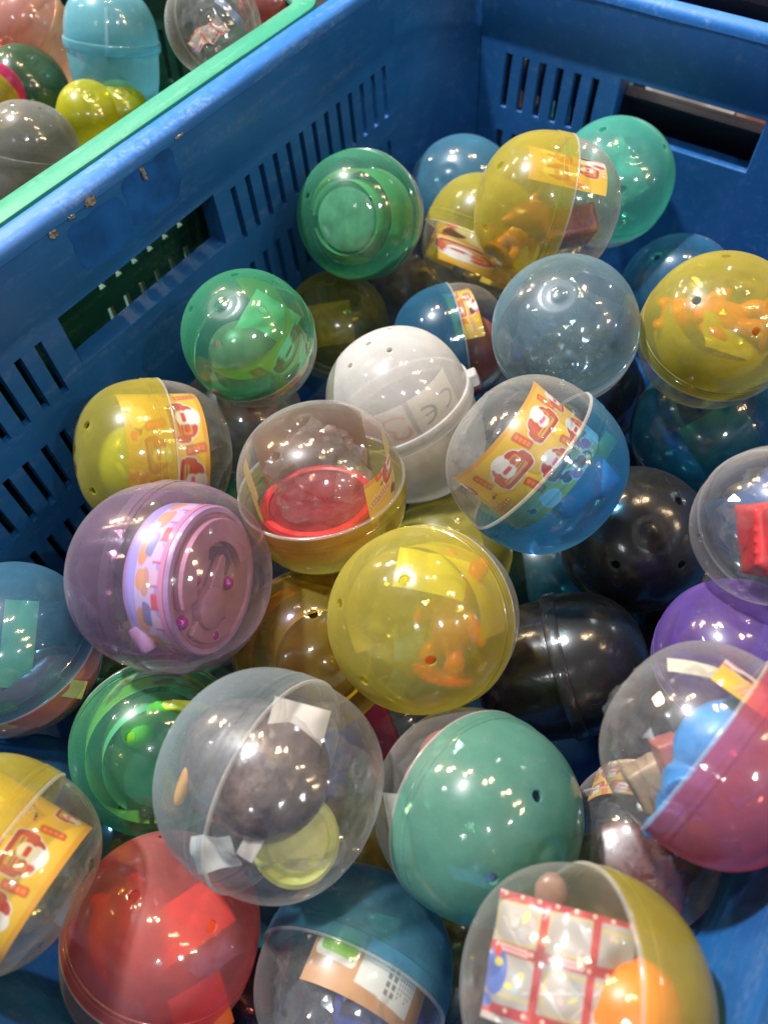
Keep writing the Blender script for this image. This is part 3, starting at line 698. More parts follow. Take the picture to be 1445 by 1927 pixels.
def sofa(k, x, y, sz, rot=0, var=0):
    """a red festive seat with a plump white plush shape on it, cut out with a white edge"""
    a = math.radians(rot); R = lambda u, v: (x + sz * (u * math.cos(a) - v * math.sin(a)), y + sz * (u * math.sin(a) + v * math.cos(a)))
    parts = [('b', 0, .10, 1.25, .95, .35, (0.52, 0.07, 0.05)), ('b', 0, -.36, 1.45, .46, .14, (0.46, 0.05, 0.04)), ('b', -.62, -.12, .34, .62, .14, (0.56, .10, .06)), ('b', .62, -.12, .34, .62, .14, (0.56, .10, .06))]
    for g, colr in ((.075 * sz, WHT), (.03 * sz, MAR), (0, None)):
        for (_, u, v, w, h, rd, c) in parts: k.box(*R(u, v), w * sz, h * sz, colr or c, rot, rd * sz, g)
        if g > .05 * sz: k.ell(*R(-.1 + .2 * var, .42), .42 * sz, .40 * sz, WHT, rot)
    k.box(*R(0, -.30), 1.1 * sz, .26 * sz, GLD, rot, .05 * sz); k.ln(*R(-.5, -.3), *R(.5, -.24), .05 * sz, MAR); k.box(*R(.30, .12), .5 * sz, .42 * sz, ORG, rot, .1 * sz); k.box(*R(.30, .12), .34 * sz, .28 * sz, (0.5, .12, .05), rot, .08 * sz)
    q = -.12 + .2 * var
    k.ell(*R(q, .0), .30 * sz, .30 * sz, (0.72, .70, .68), rot); k.ell(*R(q, .36), .33 * sz, .29 * sz, WHT, rot)
    k.ell(*R(q - .24, .60), .11 * sz, .11 * sz, WHT, rot); k.ell(*R(q + .24, .60), .11 * sz, .11 * sz, WHT, rot)
    k.box(*R(q, .06), .40 * sz, .20 * sz, PNK if var else REDI, rot, .08 * sz); k.ell(*R(q + .02, -.16), .26 * sz, .09 * sz, WHT, rot)
def banner(k, x, y, w, h, rot):
    a = math.radians(rot)
    k.box(x, y, w, h, (0.30, .16, .02), rot, w * .2, w * .10); k.box(x, y, w, h, (0.72, .10, .03), rot, w * .2)
    for i in range(4):
        t = (i - 1.5) * h * .22; cx, cy_ = x - math.sin(a) * t, y + math.cos(a) * t
        k.box(cx, cy_, w * .42, h * .13, (0.85, .45, .10), rot, w * .05); k.ln(cx - w * .15, cy_, cx + w * .15, cy_, h * .03, (0.72, .10, .03)); k.ln(cx, cy_ - h * .06, cx, cy_ + h * .06, h * .02, (0.72, .10, .03))
def logo(k, x, y, sz, rot):
    a = math.radians(rot); R = lambda u, v: (x + sz * (u * math.cos(a) - v * math.sin(a)), y + sz * (u * math.sin(a) + v * math.cos(a)))
    for i in range(9):
        u = -1 + i * .25; k.box(*R(u, -.12 + .03 * (i % 3)), .24 * sz, .34 * sz, (0.5, .10, .05), rot, .06 * sz)
    for i in range(9):
        u = -1 + i * .25; k.box(*R(u, -.12 + .03 * (i % 3)), .13 * sz, .24 * sz, (0.80, .66, .48), rot, .05 * sz)
        if i % 2: k.ln(*R(u - .03, -.14), *R(u + .03, -.08), .03 * sz, (0.5, .10, .05))
    k.box(*R(0, -.45), 2.2 * sz, .12 * sz, (0.5, .10, .05), rot, .05 * sz); k.box(*R(0, -.45), 2.1 * sz, .06 * sz, (0.82, .72, .6), rot, .03 * sz)
    for i in range(6):
        u = -.6 + i * .22; k.box(*R(u, .34 + .12 * math.sin(i * 2)), .26 * sz, .36 * sz, (0.66, .40, .14), rot, .08 * sz); k.box(*R(u, .34 + .12 * math.sin(i * 2)), .16 * sz, .25 * sz, (0.78, .58, .30), rot, .06 * sz)
    k.ell(*R(.55, .72), .11 * sz, .09 * sz, BRN, rot); k.ell(*R(.78, .74), .09 * sz, .08 * sz, REDI, rot); k.ell(*R(.36, .68), .08 * sz, .1 * sz, (0.3, .18, .05), rot)
def leaflet_print(nx, w=2.0, h=1.25, seed=1, left=False):
    k = Ink(w, h, YEL, nx); k.mottled(.28, seed)
    k.box(w / 2, h - .03, w * 1.1, .10, (0.70, .34, .03), 0, 0)
    if left:
        sofa(k, .70, .70, .40, 4, 0); sofa(k, 1.30, .72, .36, 0, 1); banner(k, .27, .86, .12, .36, 12); banner(k, 1.02, .95, .11, .34, 8); logo(k, .26, .40, .21, 10)
        k.ell(.66, .16, .10, .09, WHT); k.ell(.62, .20, .09, .08, BRN); k.ell(.74, .12, .1, .08, MAR); k.ell(1.0, .22, .22, .18, WHT); k.ell(1.16, .1, .16, .12, (.7, .68, .66)); k.box(1.1, .2, .12, .2, REDI, 20, .04)
        return k
    sofa(k, .92, .76, .36, 0, 0); sofa(k, 1.62, .80, .30, -6, 1); sofa(k, 1.38, .30, .27, 4, 0)
    banner(k, .50, .84, .12, .38, 8); banner(k, 1.24, .58, .11, .34, 10); banner(k, 1.88, .50, .10, .28, 8)
    logo(k, .36, .42, .24, 12)
    k.ell(.80, .22, .13, .13, WHT); k.ell(.78, .30, .15, .13, WHT); k.ell(.80, .22, .11, .10, MAR); k.ell(.78, .31, .12, .11, BRN); k.ell(.70, .40, .04, .05, REDI)
    k.ell(1.02, .14, .24, .16, (0.74, .72, .70)); k.ell(1.04, .34, .12, .11, WHT); k.ell(.98, .05, .16, .12, WHT); k.box(1.12, .12, .14, .2, REDI, 20, .05); k.box(.74, .07, .14, .12, PNK, -20, .04)
    for i in range(3): k.box(1.24 + i * .11, .06, .085, .10, (0.78, .42, .08), 0, .02); k.box(1.24 + i * .11, .06, .04, .055, WHT, 0, .01)
    return k
def busy_print(nx, w=2.4, h=1.3, seed=1):
    k = Ink(w, h, YEL, nx); k.mottled(.28, seed); r = random.Random(seed)
    k.box(w / 2, h - .03, w * 1.1, .08, (0.70, .34, .03), 0, 0)
    for (x, y, s_, a, v) in ((.98, .86, .33, 3, 0), (1.66, .92, .30, -5, 1), (2.22, .86, .27, 4, 0), (1.36, .42, .26, 6, 1), (1.96, .40, .27, -4, 0), (.14, .98, .22, 4, 1)): sofa(k, x, y, s_, a, v)
    for (x, y, a) in ((.58, .98, 10), (1.32, 1.0, 8), (1.97, 1.02, 8), (1.02, .44, 10), (1.68, .42, 8), (2.3, .36, 8)): banner(k, x, y, .095, .30, a)
    logo(k, .40, .52, .23, 8)
    for i in range(16):
        x, y = r.uniform(.62, 2.3), r.uniform(.03, .20); c = r.choice((WHT, WHT, (.7, .66, .62), MAR, BRN, PNK)); q = r.uniform(.06, .13); k.ell(x, y, q * 1.1, q, WHT); k.ell(x, y, q * .9, q * .8, c); k.ell(x - q * .6, y + q * .8, q * .35, q * .35, c)
    for i in range(3): k.box(1.7 + i * .12, .07, .09, .11, (0.78, .42, .08), 0, .02); k.box(1.7 + i * .12, .07, .045, .06, WHT, 0, .01)
    return k
def bus_print(nx):
    k = Ink(2.0, 1.5, (0.37, .35, .325), nx); k.mottled(.25, 5)
    for (x, y) in ((.35, 1.15), (1.1, 1.18), (.4, .55), (1.15, .5), (1.75, 1.1), (1.72, .5)):
        k.box(x, y, .58, .44, (0.5, .42, .14), 0, .1, .03); k.box(x, y, .58, .44, (0.39, .37, .345), 0, .1)
    r = random.Random(3)
    for i in range(26):
        k.ln(r.uniform(.1, 1.9), r.uniform(.1, 1.4), r.uniform(.1, 1.9), r.uniform(.1, 1.4), .012, (0.66, .63, .56)) if i < 4 else k.ell(r.choice((.35, 1.1, .4, 1.15, 1.75)) + r.uniform(-.18, .18), r.choice((1.15, .55)) + r.uniform(-.14, .14), r.uniform(.02, .08), r.uniform(.02, .06), r.choice(((0.35, .42, .42), (0.6, .56, .2), (0.58, .42, .40), (0.5, .5, .55))), r.uniform(0, 90))
    for x in (.72, 1.43): k.ln(x, -.1, x + .02, 1.6, .115, (0.44, .06, .065))
    for y in (.85, .16, 1.47): k.ln(-.1, y - .03, 2.1, y + .04, .13, (0.44, .06, .065))
    for x in np.arange(.1, 2, .26): k.ell(x, .85, .03, .03, (0.80, .55, .42)); k.ell(x, 1.47, .028, .028, (0.8, .55, .42)); k.ell(x, .16, .028, .028, (0.8, .55, .42))
    for (x, y) in ((.36, .84), (1.12, .87)):
        k.box(x, y, .44, .085, (0.78, .58, .55), 0, .03)
        for i in range(9): k.box(x - .18 + i * .045, y, .026, .045, (0.62, .12, .14), 0, .008)
    k.ell(.12, .55, .18, .27, (0.08, .15, .45)); k.ell(.12, .78, .05, .07, REDI); k.ell(.16, .66, .06, .05, (0.7, .62, .1)); k.ell(.02, .2, .12, .08, (0.10, .18, .48))
    return k
def ce_print(nx):
    k = Ink(2.0, 1.2, (0.72, .68, .62), nx); k.mottled(.15, 8)
    k.box(.38, .75, .62, .75, (0.75, .16, .20), 0, .02); k.ell(.55, .45, .25, .14, (0.72, .68, .64))
    k.arc(.86, .80, .17, .05, 10, 260, (0.72, .16, .20)); k.arc(.92, .50, .13, .05, 120, 400, (0.72, .16, .20))
    k.box(1.14, .6, .08, 1.4, (0.34, .33, .32), 0, 0)
    for c in (1.33, 1.72): k.arc(c, .62, .20, .055, -95, 95, (0.16, .17, .17))
    k.ln(1.36, .62, 1.52, .62, .05, (0.16, .17, .17))
    return k
def label_print(nx):
    k = Ink(2.2, .8, (0.52, .28, .14), nx); k.mottled(.2, 9)
    k.box(.42, .55, .70, .42, (0.72, .72, .66), -4, .08); k.box(.44, .60, .60, .36, (0.22, .56, .05), -4, .06); k.box(1.05, .50, .44, .62, (0.72, .72, .66), -3, .02)
    k.box(1.55, .48, .62, .66, (0.72, .72, .66), -3, .02)
    for i in range(2):
        for j in range(5): k.box(1.33 + i * .11, .68 - j * .10, .07, .07, (0.25, .25, .24), -3, .01)
    for i in range(6):
        for j in range(9 - i % 3): k.box(1.54 + i * .055, .74 - j * .055, .028, .036, (0.34, .34, .33), -3, .005)
    return k
def drum_print(nx):
    k = Ink(3.0, .8, (0.36, .36, .74), nx); k.mottled(.3, 4); k.box(1.5, .77, 3.2, .14, (0.68, .30, .45), 0, 0); k.box(1.5, .42, 3.2, .42, (0.60, .56, .80), 0, .0)
    for i in range(14):
        k.box(.12 + i * .21, .62, .15, .14, (0.74, .55, .66) if i % 3 else (0.68, .12, .16), 0, .03); k.ln(.05 + i * .21, .54, .05 + i * .21, .7, .02, (0.55, .10, .2))
    for x in (.9, 1.55, 2.2):
        k.ell(x, .42, .13, .10, (0.62, .36, .26)); k.ell(x + .02, .32, .10, .10, (0.70, .42, .22)); k.ell(x + .28, .30, .14, .11, (0.68, .34, .16)); k.box(x - .3, .42, .24, .18, (0.22, .24, .45), 15, .05)
    return k
def plain_print(nx, col, h=1.0): k = Ink(2.0, h, col, max(nx, 44)); k.mottled(.25, 2); return k
def sheet(name, k, rc, az0, az1, z0, z1, taper=0.0, wave=0.0, flipu=False, flipv=False, seed=0):
    """A leaflet rolled against the capsule wall: rc radius, az range in degrees, z range, in capsule radii."""
    if az1 < az0: az0, az1, flipu = az1, az0, not flipu
    if z1 < z0: z0, z1, flipv = z1, z0, not flipv
    ny, nx = k.c.shape[0] - 1, k.c.shape[1] - 1
    u, v = np.meshgrid(np.linspace(0, 1, nx + 1), np.linspace(0, 1, ny + 1))
    uu = 1 - u if flipu else u; vv = 1 - v if flipv else v
    az = np.radians(az0 + (az1 - az0) * uu); z = z0 + (z1 - z0) * vv
    r = rc - taper * np.abs(z) ** 2 + wave * (np.sin(az * 3 + seed) * .5 + np.sin(az * 7 + z * 5 + seed) * .3)
    co = np.stack([r * np.cos(az), r * np.sin(az), z], -1).reshape(-1, 3)
    i = np.arange((nx + 1) * (ny + 1)).reshape(ny + 1, nx + 1)
    f = np.stack([i[:-1, :-1], i[:-1, 1:], i[1:, 1:], i[1:, :-1]], -1).reshape(-1, 4)
    if flipu != flipv: f = f[:, ::-1]
    me = bpy.data.meshes.new(name)
    me.vertices.add(len(co)); me.vertices.foreach_set('co', co.ravel())
    me.loops.add(f.size); me.loops.foreach_set('vertex_index', f.ravel().astype(np.int32))
    me.polygons.add(len(f)); me.polygons.foreach_set('loop_start', np.arange(0, f.size, 4, dtype=np.int32))
    me.update(); me.validate()
    a = me.color_attributes.new('ink', 'FLOAT_COLOR', 'POINT')
    a.data.foreach_set('color', np.concatenate([np.clip(k.c, 0, 1).reshape(-1, 3), np.ones((len(co), 1))], 1).astype(np.float32).ravel())
    me.polygons.foreach_set('use_smooth', [True] * len(me.polygons))
    return me
PAPER = print_mat('printed_paper'); PAPERW = print_mat('printed_card_white_back', (0.66, 0.64, 0.60)); PAPERB = print_mat('printed_card_both', both=True)
def leaf(key, label, k, rc, az, z, mat=None, cat='leaflet', name='leaflet', **kw):
    o = obj(name, sheet(name, k, rc, az[0], az[1], z[0], z[1], **kw), mat or PAPER); tag(o, label, cat, 'printed leaflets inside the capsules' if cat == 'leaflet' else None)
    return inside(key, o)
_films = []
def film(key, label, off=(0, 0, 0), sc=0.8, rot=(0, 0, 0), sd=0):
    if len(_films) < 4:
        bm = bmesh.new(); bmesh.ops.create_icosphere(bm, subdivisions=4, radius=1.0); s_ = len(_films) * 11.3
        for v in bm.verts:
            d = v.co.normalized(); q = d * 1.7 + Vector((s_, s_, 0)); c = noise.cell(d * 2.2 + Vector((s_, 0, 0)))
            v.co = d * (0.82 + 0.34 * (abs(noise.noise(q)) - .25) + 0.13 * abs(noise.noise(q * 3.1)) + .05 * noise.noise(q * 8))
        _films.append(bm_mesh('film_bag', bm, True, 9))
    me = _films[sd % len(_films)] if len(_films) > sd else _films[-1]
    o = obj('film_bag', me, FILM); tag(o, label, 'film bag', 'crumpled film bags inside the capsules')
    return inside(key, o, off, rot, sc)
def blob(name, prims, mat, vox=0.05, smooth=3):
    """One continuous moulded shape: primitives fused by a voxel remesh. prims: ('s', centre, radii) / ('b', centre, size) / ('c', centre, (r, h))"""
    bm = bmesh.new()
    for t, c, s_, *rt in prims:
        r = Matrix.Identity(3)
        if rt: r = (Matrix.Rotation(math.radians(rt[0][2]), 3, 'Z') @ Matrix.Rotation(math.radians(rt[0][1]), 3, 'Y') @ Matrix.Rotation(math.radians(rt[0][0]), 3, 'X'))
        if t == 's': q = bmesh.ops.create_icosphere(bm, subdivisions=3, radius=1.0); M = Matrix.Diagonal((*s_, 1))
        elif t == 'b': q = bmesh.ops.create_cube(bm, size=1.0); M = Matrix.Diagonal((*s_, 1))
        else: q = bmesh.ops.create_cone(bm, cap_ends=True, segments=32, radius1=1, radius2=1, depth=1); M = Matrix.Diagonal((s_[0], s_[0], s_[1], 1))
        bmesh.ops.transform(bm, matrix=Matrix.Translation(c) @ r.to_4x4() @ M, verts=q['verts'])
    o = obj(name, bm_mesh(name, bm, True), mat)
    md = o.modifiers.new('fuse', 'REMESH'); md.mode = 'VOXEL'; md.voxel_size = vox; md.use_smooth_shade = True
    sm = o.modifiers.new('soft', 'SMOOTH'); sm.iterations = smooth; sm.factor = 0.5
    return o
def poledisc(key, label, rad, z, col, off=(0, 0), tilt=0, cat='toy', name='toy_disc'):
    o = obj(name, bm_mesh(name, revolve([(0, .02), (rad * .8, .02), (rad * .95, .0), (rad, -.05), (rad * .95, -.3), (0, -.3)], 48), True, 35), solid('disc_%s' % key, col, .4, .4, .25, 2.5)); tag(o, label, cat)
    return inside(key, o, (off[0], off[1], z), (0, tilt, 0))
TOYC = {}
def toy(key, label, cat, prims, col, off=(0, 0, 0), rot=(0, 0, 0), sc=1.0, name='capsule_toy', rough=0.35, vox=0.045, smooth=3, parent=None):
    if col not in TOYC: TOYC[col] = solid('toy_plastic_%d' % len(TOYC), col, rough, 0.5, 0.14, 3.0)
    o = blob(name, prims, TOYC[col], vox, smooth); tag(o, label, cat); inside(key, o, off, rot, sc)
    return o
def child_in(par, o):
    o.parent = par; o.matrix_parent_inverse = Matrix.Identity(4); return o
_R, _U, _F = _r, -_d, -_f
def inV(key, o, off=(0, 0, 0), rot=(0, 0, 0), sc=1.0):
    """Place a thing in a capsule with directions given for somebody looking into the crate from its near long side: right, up, towards."""
    p, r, *_ = PLACE[key]
    B = Matrix((_R, _U, _F)).transposed().to_4x4()
    E_ = (Matrix.Rotation(math.radians(rot[2]), 4, 'Z') @ Matrix.Rotation(math.radians(rot[1]), 4, 'Y') @ Matrix.Rotation(math.radians(rot[0]), 4, 'X'))
    c = Vector(p) + r * (_R * off[0] + _U * off[1] + _F * off[2])
    o.matrix_world = Matrix.Translation(c * S) @ B @ E_ @ Matrix.Scale(r * S * sc, 4)
    return o
def vtoy(key, label, cat, prims, col, off=(0, 0, 0), rot=(0, 0, 0), sc=1.0, name='capsule_toy', **kw):
    o = toy(key, label, cat, prims, col, name=name, **kw); return inV(key, o, off, rot, sc)
def spin(name, prof, mat, key=None, label=None, cat=None, off=(0, 0, 0), rot=(0, 0, 0), sc=1.0, n=64, sharp=35):
    o = obj(name, bm_mesh(name, revolve(prof, n), True, sharp), mat)
    if label: tag(o, label, cat)
    if key: inV(key, o, off, rot, sc)
    return o
def vsheet(key, label, k, w, h, off, rot, mat=None, bend=0.25, cat='card', name='card', crumple=0.02, seed=0, sc=1.0):
    """A loose card: w x h in capsule radii, bent about its upright axis and a little creased."""
    o = obj(name, None, None) if False else None
    rc = w / max(bend, 1e-3) if bend > 0.02 else 1e3
    ang = math.degrees(w / rc) / 2
    me = sheet(name, k, rc, -ang, ang, -h / 2, h / 2, wave=0, seed=seed)
    co = np.empty(len(me.vertices) * 3, np.float32); me.vertices.foreach_get('co', co); co = co.reshape(-1, 3)
    out = np.stack([co[:, 1], co[:, 2], co[:, 0] - rc], -1)
    for i in range(len(out)):
        q = Vector((out[i, 0] * 2.3 + seed * 9, out[i, 1] * 2.3, seed)); out[i, 2] += crumple * (abs(noise.noise(q)) * 2 + .5 * noise.noise(q * 2.3))
    me.vertices.foreach_set('co', out.astype(np.float32).ravel()); me.update()
    o = obj(name, me, mat or PAPERB); tag(o, label, cat); return inV(key, o, off, rot, sc)

FIG = [('s', (0, .46, 0), (.26, .24, .22)), ('s', (-.20, .66, 0), (.10, .12, .07)), ('s', (.20, .66, 0), (.10, .12, .07)), ('s', (0, .38, .18), (.10, .08, .08)), ('b', (0, .16, .0), (.30, .10, .3)),
       ('s', (0, -.10, 0), (.27, .32, .22)), ('s', (-.32, .0, .08), (.10, .22, .10), (0, 0, -35)), ('s', (.32, .02, .08), (.10, .22, .10), (0, 0, 40)), ('s', (-.17, -.48, .08), (.12, .20, .13)), ('s', (.17, -.48, .08), (.12, .20, .13)),
       ('b', (0, -.02, .20), (.22, .16, .06)), ('c', (0, -.62, 0), (.36, .08), (90, 0, 0))]
LP = leaflet_print(84); LPB = busy_print(230, 2.4, 1.3, 3)
yel = lambda c=(0.62, 0.52, 0.08): plain_print(10, c)
# --- far corner and back wall
leaf('c01', 'pale leaflet rolled inside the green capsule nearest the slotted left wall', plain_print(10, (0.34, .42, .22)), .72, (-150, 165), (-.45, .42), PAPER, seed=1, wave=.01)
leaf('c01', 'narrow inner leaflet ring inside the green capsule nearest the slotted left wall', plain_print(10, (.42, .52, .36)), .56, (-170, 170), (.1, .62), PAPERB)
poledisc('c01', 'grey brown toy inside the green capsule nearest the slotted left wall', .52, .56, (.34, .28, .27))
film('c02', 'clear film bag in the cloudy blue capsule at the back corner', (0, 0, 0), .78, sd=0)
leaf('c03', 'printed leaflet round the clear lower half of the half hidden yellow capsule', LP, .80, (-160, 160), (-.62, -.02), PAPER, flipv=True)
vtoy('c03', 'orange red toy in the half hidden yellow capsule', 'toy', [('s', (0, 0, 0), (.45, .4, .4))], (0.5, .12, .06), (.1, -.2, 0))
leaf('c04', 'yellow leaflet across the top of the high yellow and clear capsule', LP, .74, (25, 108), (-.58, .52), PAPER, flipu=True)
vtoy('c04', 'dark red toy in the clear end of the high yellow and clear capsule', 'toy', [('b', (0, 0, 0), (.75, .42, .6), (0, 0, 12)), ('s', (-.5, .1, 0), (.4, .26, .3))], (0.20, .055, .06), (.28, -.30, .05))
vtoy('c04', 'orange toy in the yellow end of the high yellow and clear capsule', 'toy', FIG, (0.46, .15, .05), (-.38, -.34, .05), (0, 20, -40), .72, vox=.03, smooth=2)
film('c04', 'clear film bag in the high yellow and clear capsule', (0, 0, -.35), .6, sd=1)
vsheet('c05', 'folded white paper inside the turquoise capsule against the back wall', plain_print(24, (.62, .66, .64)), 1.0, 1.0, (-.05, .05, .1), (20, -20, 30), bend=.8, crumple=.12, seed=3, cat='paper', name='folded_paper')
film('c05', 'clear film bag inside the turquoise capsule against the back wall', (0, 0, 0), .72, sd=2)
film('c06', 'clear film bag in the smoky capsule under the far green one', (0, 0, 0), .85, sd=3)
vtoy('c06', 'dark toy in the smoky capsule under the far green one', 'toy', [('s', (0, 0, 0), (.5, .45, .5))], (0.05, .05, .055), (0, -.1, 0))
leaf('c07', 'pale grey leaflet rolled inside the blue capsule by the right end of the back wall', plain_print(10, (0.32, .33, .40)), .72, (-170, 170), (-.5, .35), PAPERB)
vtoy('c07', 'grey toy inside the blue capsule by the right end of the back wall', 'toy', [('c', (0, 0, 0), (.62, .5))], (0.27, .26, .30), (-.05, 0, .12), (10, 20, 0))
# --- upper right
leaf('c08', 'folded leaflet inside the big yellow capsule at the right edge', plain_print(12, (.56, .52, .10), .8), .74, (-70, 120), (-.25, .52), PAPER, wave=.03)
vsheet('c08', 'torn yellow paper inside the big yellow capsule at the right edge', plain_print(16, (.50, .47, .08)), .9, .6, (.1, -.15, .35), (-25, 10, -14), bend=.5, crumple=.06, seed=6, cat='paper', name='folded_paper')
vtoy('c08', 'orange figure toy inside the big yellow capsule at the right edge', 'toy', FIG, (0.60, .11, .05), (-.05, .16, .10), (-20, 25, 70), 1.0, vox=.025, smooth=2)
film('c09', 'second crumpled film bag in the pale blue capsule', (.1, 0, .2), .62, (40, 70, 10), sd=3)
film('c09', 'clear film bag in the pale blue capsule', (0, 0, -.1), .82, sd=1)
leaf('c10', 'strip of printed leaflet between the blue and clear halves behind the white capsule', LP, .84, (0, 80), (-.42, .05), PAPER)
vtoy('c10', 'dark red toy in the clear half behind the white capsule', 'toy', [('s', (0, 0, 0), (.5, .6, .45)), ('b', (-.1, -.5, 0), (.5, .5, .5))], (0.24, .05, .045), (.35, -.15, .1))
leaf('c11', 'card printed with a grey CE mark inside the milky white capsule', ce_print(150), .80, (-62, 52), (-.12, .52), PAPERB, cat='card', name='card')
vtoy('c11', 'cream toy in the base of the milky white capsule', 'toy', [('s', (0, 0, 0), (.55, .5, .4)), ('s', (.2, .3, .1), (.3, .3, .3))], (0.60, .50, .36), (.12, -.45, .0))
leaf('c12', 'leaflet rolled against the wall of the green capsule in front of the olive one', LP, .76, (-70, 150), (-.55, .5), PAPER, wave=.02)
vsheet('c12', 'folded pale paper inside the green capsule in front of the olive one', plain_print(16, (.46, .62, .42)), .8, .8, (.30, .12, .35), (10, 25, -28), bend=.9, crumple=.04, seed=12, cat='paper', name='folded_paper')
vtoy('c12', 'dull red brown toy inside the green capsule in front of the olive one', 'toy', [('s', (0, 0, 0), (.55, .5, .4)), ('b', (0, -.35, 0), (.9, .6, .5))], (0.26, .13, .12), (-.08, -.22, .12))
vsheet('c13', 'folded paper inside the olive capsule', plain_print(16, (.46, .42, .14)), .9, .8, (-.1, 0, .2), (10, 5, 10), bend=.6, crumple=.08, seed=14, cat='paper', name='folded_paper')
leaf('c14', 'printed leaflet wound round the yellow and clear capsule by the left wall', busy_print(180, 2.8, 1.2, 5), .80, (-118, 112), (-.52, .48), PAPER, flipv=True, flipu=True)
vtoy('c14', 'yellow green toy in the yellow and clear capsule by the left wall', 'toy', [('s', (0, 0, 0), (.4, .5, .4))], (0.35, .42, .04), (-.35, -.1, 0))
film('c14', 'clear film bag in the yellow and clear capsule by the left wall', (0, 0, -.15), .78, sd=2)
# --- middle
leaf('c15', 'brown backed leaflet standing behind the red disc', leaflet_print(110, 3.0, 1.1, 7), .74, (118, 243), (-.70, .20), print_mat('leaflet_orange_back', (0.27, .15, .06), .3))
leaf('c15', 'yellow leaflet end with red lettering at the right of the red disc', leaflet_print(90, 1.3, .8, 27, True), .87, (-104, -30), (-.44, .12), PAPER, flipv=True, flipu=True)
leaf('c15', 'end of a leaflet curled at the left of the red disc', leaflet_print(60, 1.0, 1.0, 8), .82, (66, 108), (-.50, .1), PAPER)
M_REDD = solid('red_toy_plastic', (0.15, .010, .012), .3, .5, .15, 3)
disc = spin('toy_disc', [(0, .12), (.05, .12), (.09, .09), (.44, .10), (.60, .10), (.60, -.28), (.66, -.34), (0, -.34)], M_REDD, 'c15', 'dark red disc with a brighter red rim lying in the clear and yellow capsule', 'toy', (-.04, -.24, -.02), (-50, -8, 0), .96)
rimo = obj('disc_rim', bm_mesh('disc_rim', revolve([(.60, .08), (.61, .13), (.64, .15), (.70, .14), (.73, .10), (.73, -.26), (.60, -.30)], 64), True, 35), solid('bright_red_plastic', (.42, .012, .014), .28, .5, .1, 3)); rimo.parent = disc; rimo['label'] = 'bright red raised rim of the dark red disc'
vsheet('c15', 'clear folded strip of film over the red disc', plain_print(12, (.6, .5, .5)), .22, .5, (.30, .05, .55), (-20, 25, -12), FILM, bend=.5, crumple=.05, seed=4, cat='film', name='film_strip')
leaf('c16', 'yellow leaflet with red seats facing up in the clear and blue capsule', LPB, .72, (-88, 88), (-.68, .30), PAPER, flipu=True, flipv=True)
vtoy('c16', 'bright blue toy inside the blue half of the capsule with the leaflet', 'toy', [('b', (0, 0, 0), (.7, .35, .5), (0, 0, 40)), ('b', (.2, .2, 0), (.3, .6, .4), (0, 0, 40))], (0.03, .30, .60), (.45, -.30, .15))
vsheet('c16', 'yellow green paper inside the blue half of the capsule with the leaflet', plain_print(10, (.62, .66, .12)), .22, .7, (.62, .0, .35), (0, 30, -30), bend=.3, crumple=.02, seed=2, cat='paper', name='folded_paper')
film('c15', 'clear film bag over the red disc', (0, 0, -.18), .70, sd=3)
film('c19', 'second film bag in the yellow capsule in the very middle', (.1, 0, .2), .7, (50, 20, 0), sd=1)
film('c08', 'clear film bag in the big yellow capsule at the right edge', (0, 0, .1), .8, sd=0)
film('c16', 'shiny film bag behind the leaflet of the clear and blue capsule', (0, 0, -.2), .84, sd=0)
vsheet('c18', 'folded yellow green leaflet in the blue capsule at the left edge', plain_print(14, (.56, .60, .16)), .36, 1.0, (.30, .15, .5), (0, 18, -6), bend=.4, crumple=.02, seed=22, cat='leaflet', name='leaflet')
vsheet('c18', 'pale yellow strip of leaflet in the blue capsule at the left edge', plain_print(14, (.52, .62, .22)), 1.1, .22, (.48, -.30, .42), (0, 25, -20), bend=.5, crumple=.02, seed=23, cat='leaflet', name='leaflet')
leaf('c18', 'printed yellow leaflet in the clear half of the blue capsule at the left edge', LP, .84, (-25, -100), (-.40, .1), PAPER)
vtoy('c18', 'dull red toy in the blue capsule at the left edge', 'toy', [('s', (0, 0, 0), (.62, .36, .5), (0, 0, 35)), ('b', (.2, .15, .1), (.5, .3, .5), (0, 0, 35)), ('s', (-.3, -.2, .1), (.3, .25, .3))], (0.50, .10, .09), (.26, -.42, .05), (0, 0, 0), 1.0)
leaf('c18', 'red crinkled wrapper lining the clear half of the blue capsule at the left edge', plain_print(44, (.50, .095, .075)), .86, (-150, 60), (-.52, -.10), PAPERB, cat='wrapper', name='wrapper', wave=.04)
film('c18', 'clear film bag in the blue capsule at the left edge', (0, 0, -.2), .8, sd=1)
leaf('c19', 'yellow leaflet rolled inside the yellow capsule in the very middle', plain_print(14, (.66, .55, .06), .8), .80, (-30, 190), (-.35, .30), PAPERB, wave=.015)
vsheet('c19', 'folded corner of paper showing in the yellow capsule in the very middle', plain_print(14, (.66, .66, .16)), .75, .42, (.05, .52, .5), (-18, 0, -12), bend=.5, crumple=.04, seed=31, cat='paper', name='folded_paper')
vtoy('c19', 'orange red figure toy in the yellow capsule in the very middle', 'toy', FIG, (0.56, .075, .03), (.30, .0, .20), (10, -35, -16), .95, vox=.025, smooth=2)
vtoy('c19', 'dark toy part low in the yellow capsule in the very middle', 'toy', [('b', (0, 0, 0), (.5, .5, .4), (0, 0, 20)), ('c', (-.2, .3, 0), (.2, .4))], (0.12, .11, .09), (.35, -.40, -.1))
film('c19', 'clear film bag in the yellow capsule in the very middle', (-.05, 0, .1), .62, sd=2)
leaf('c20', 'orange leaflet rolled inside the amber capsule beside the lilac one', plain_print(14, (.62, .28, .03), .8), .82, (-175, 120), (-.2, .42), PAPERB)
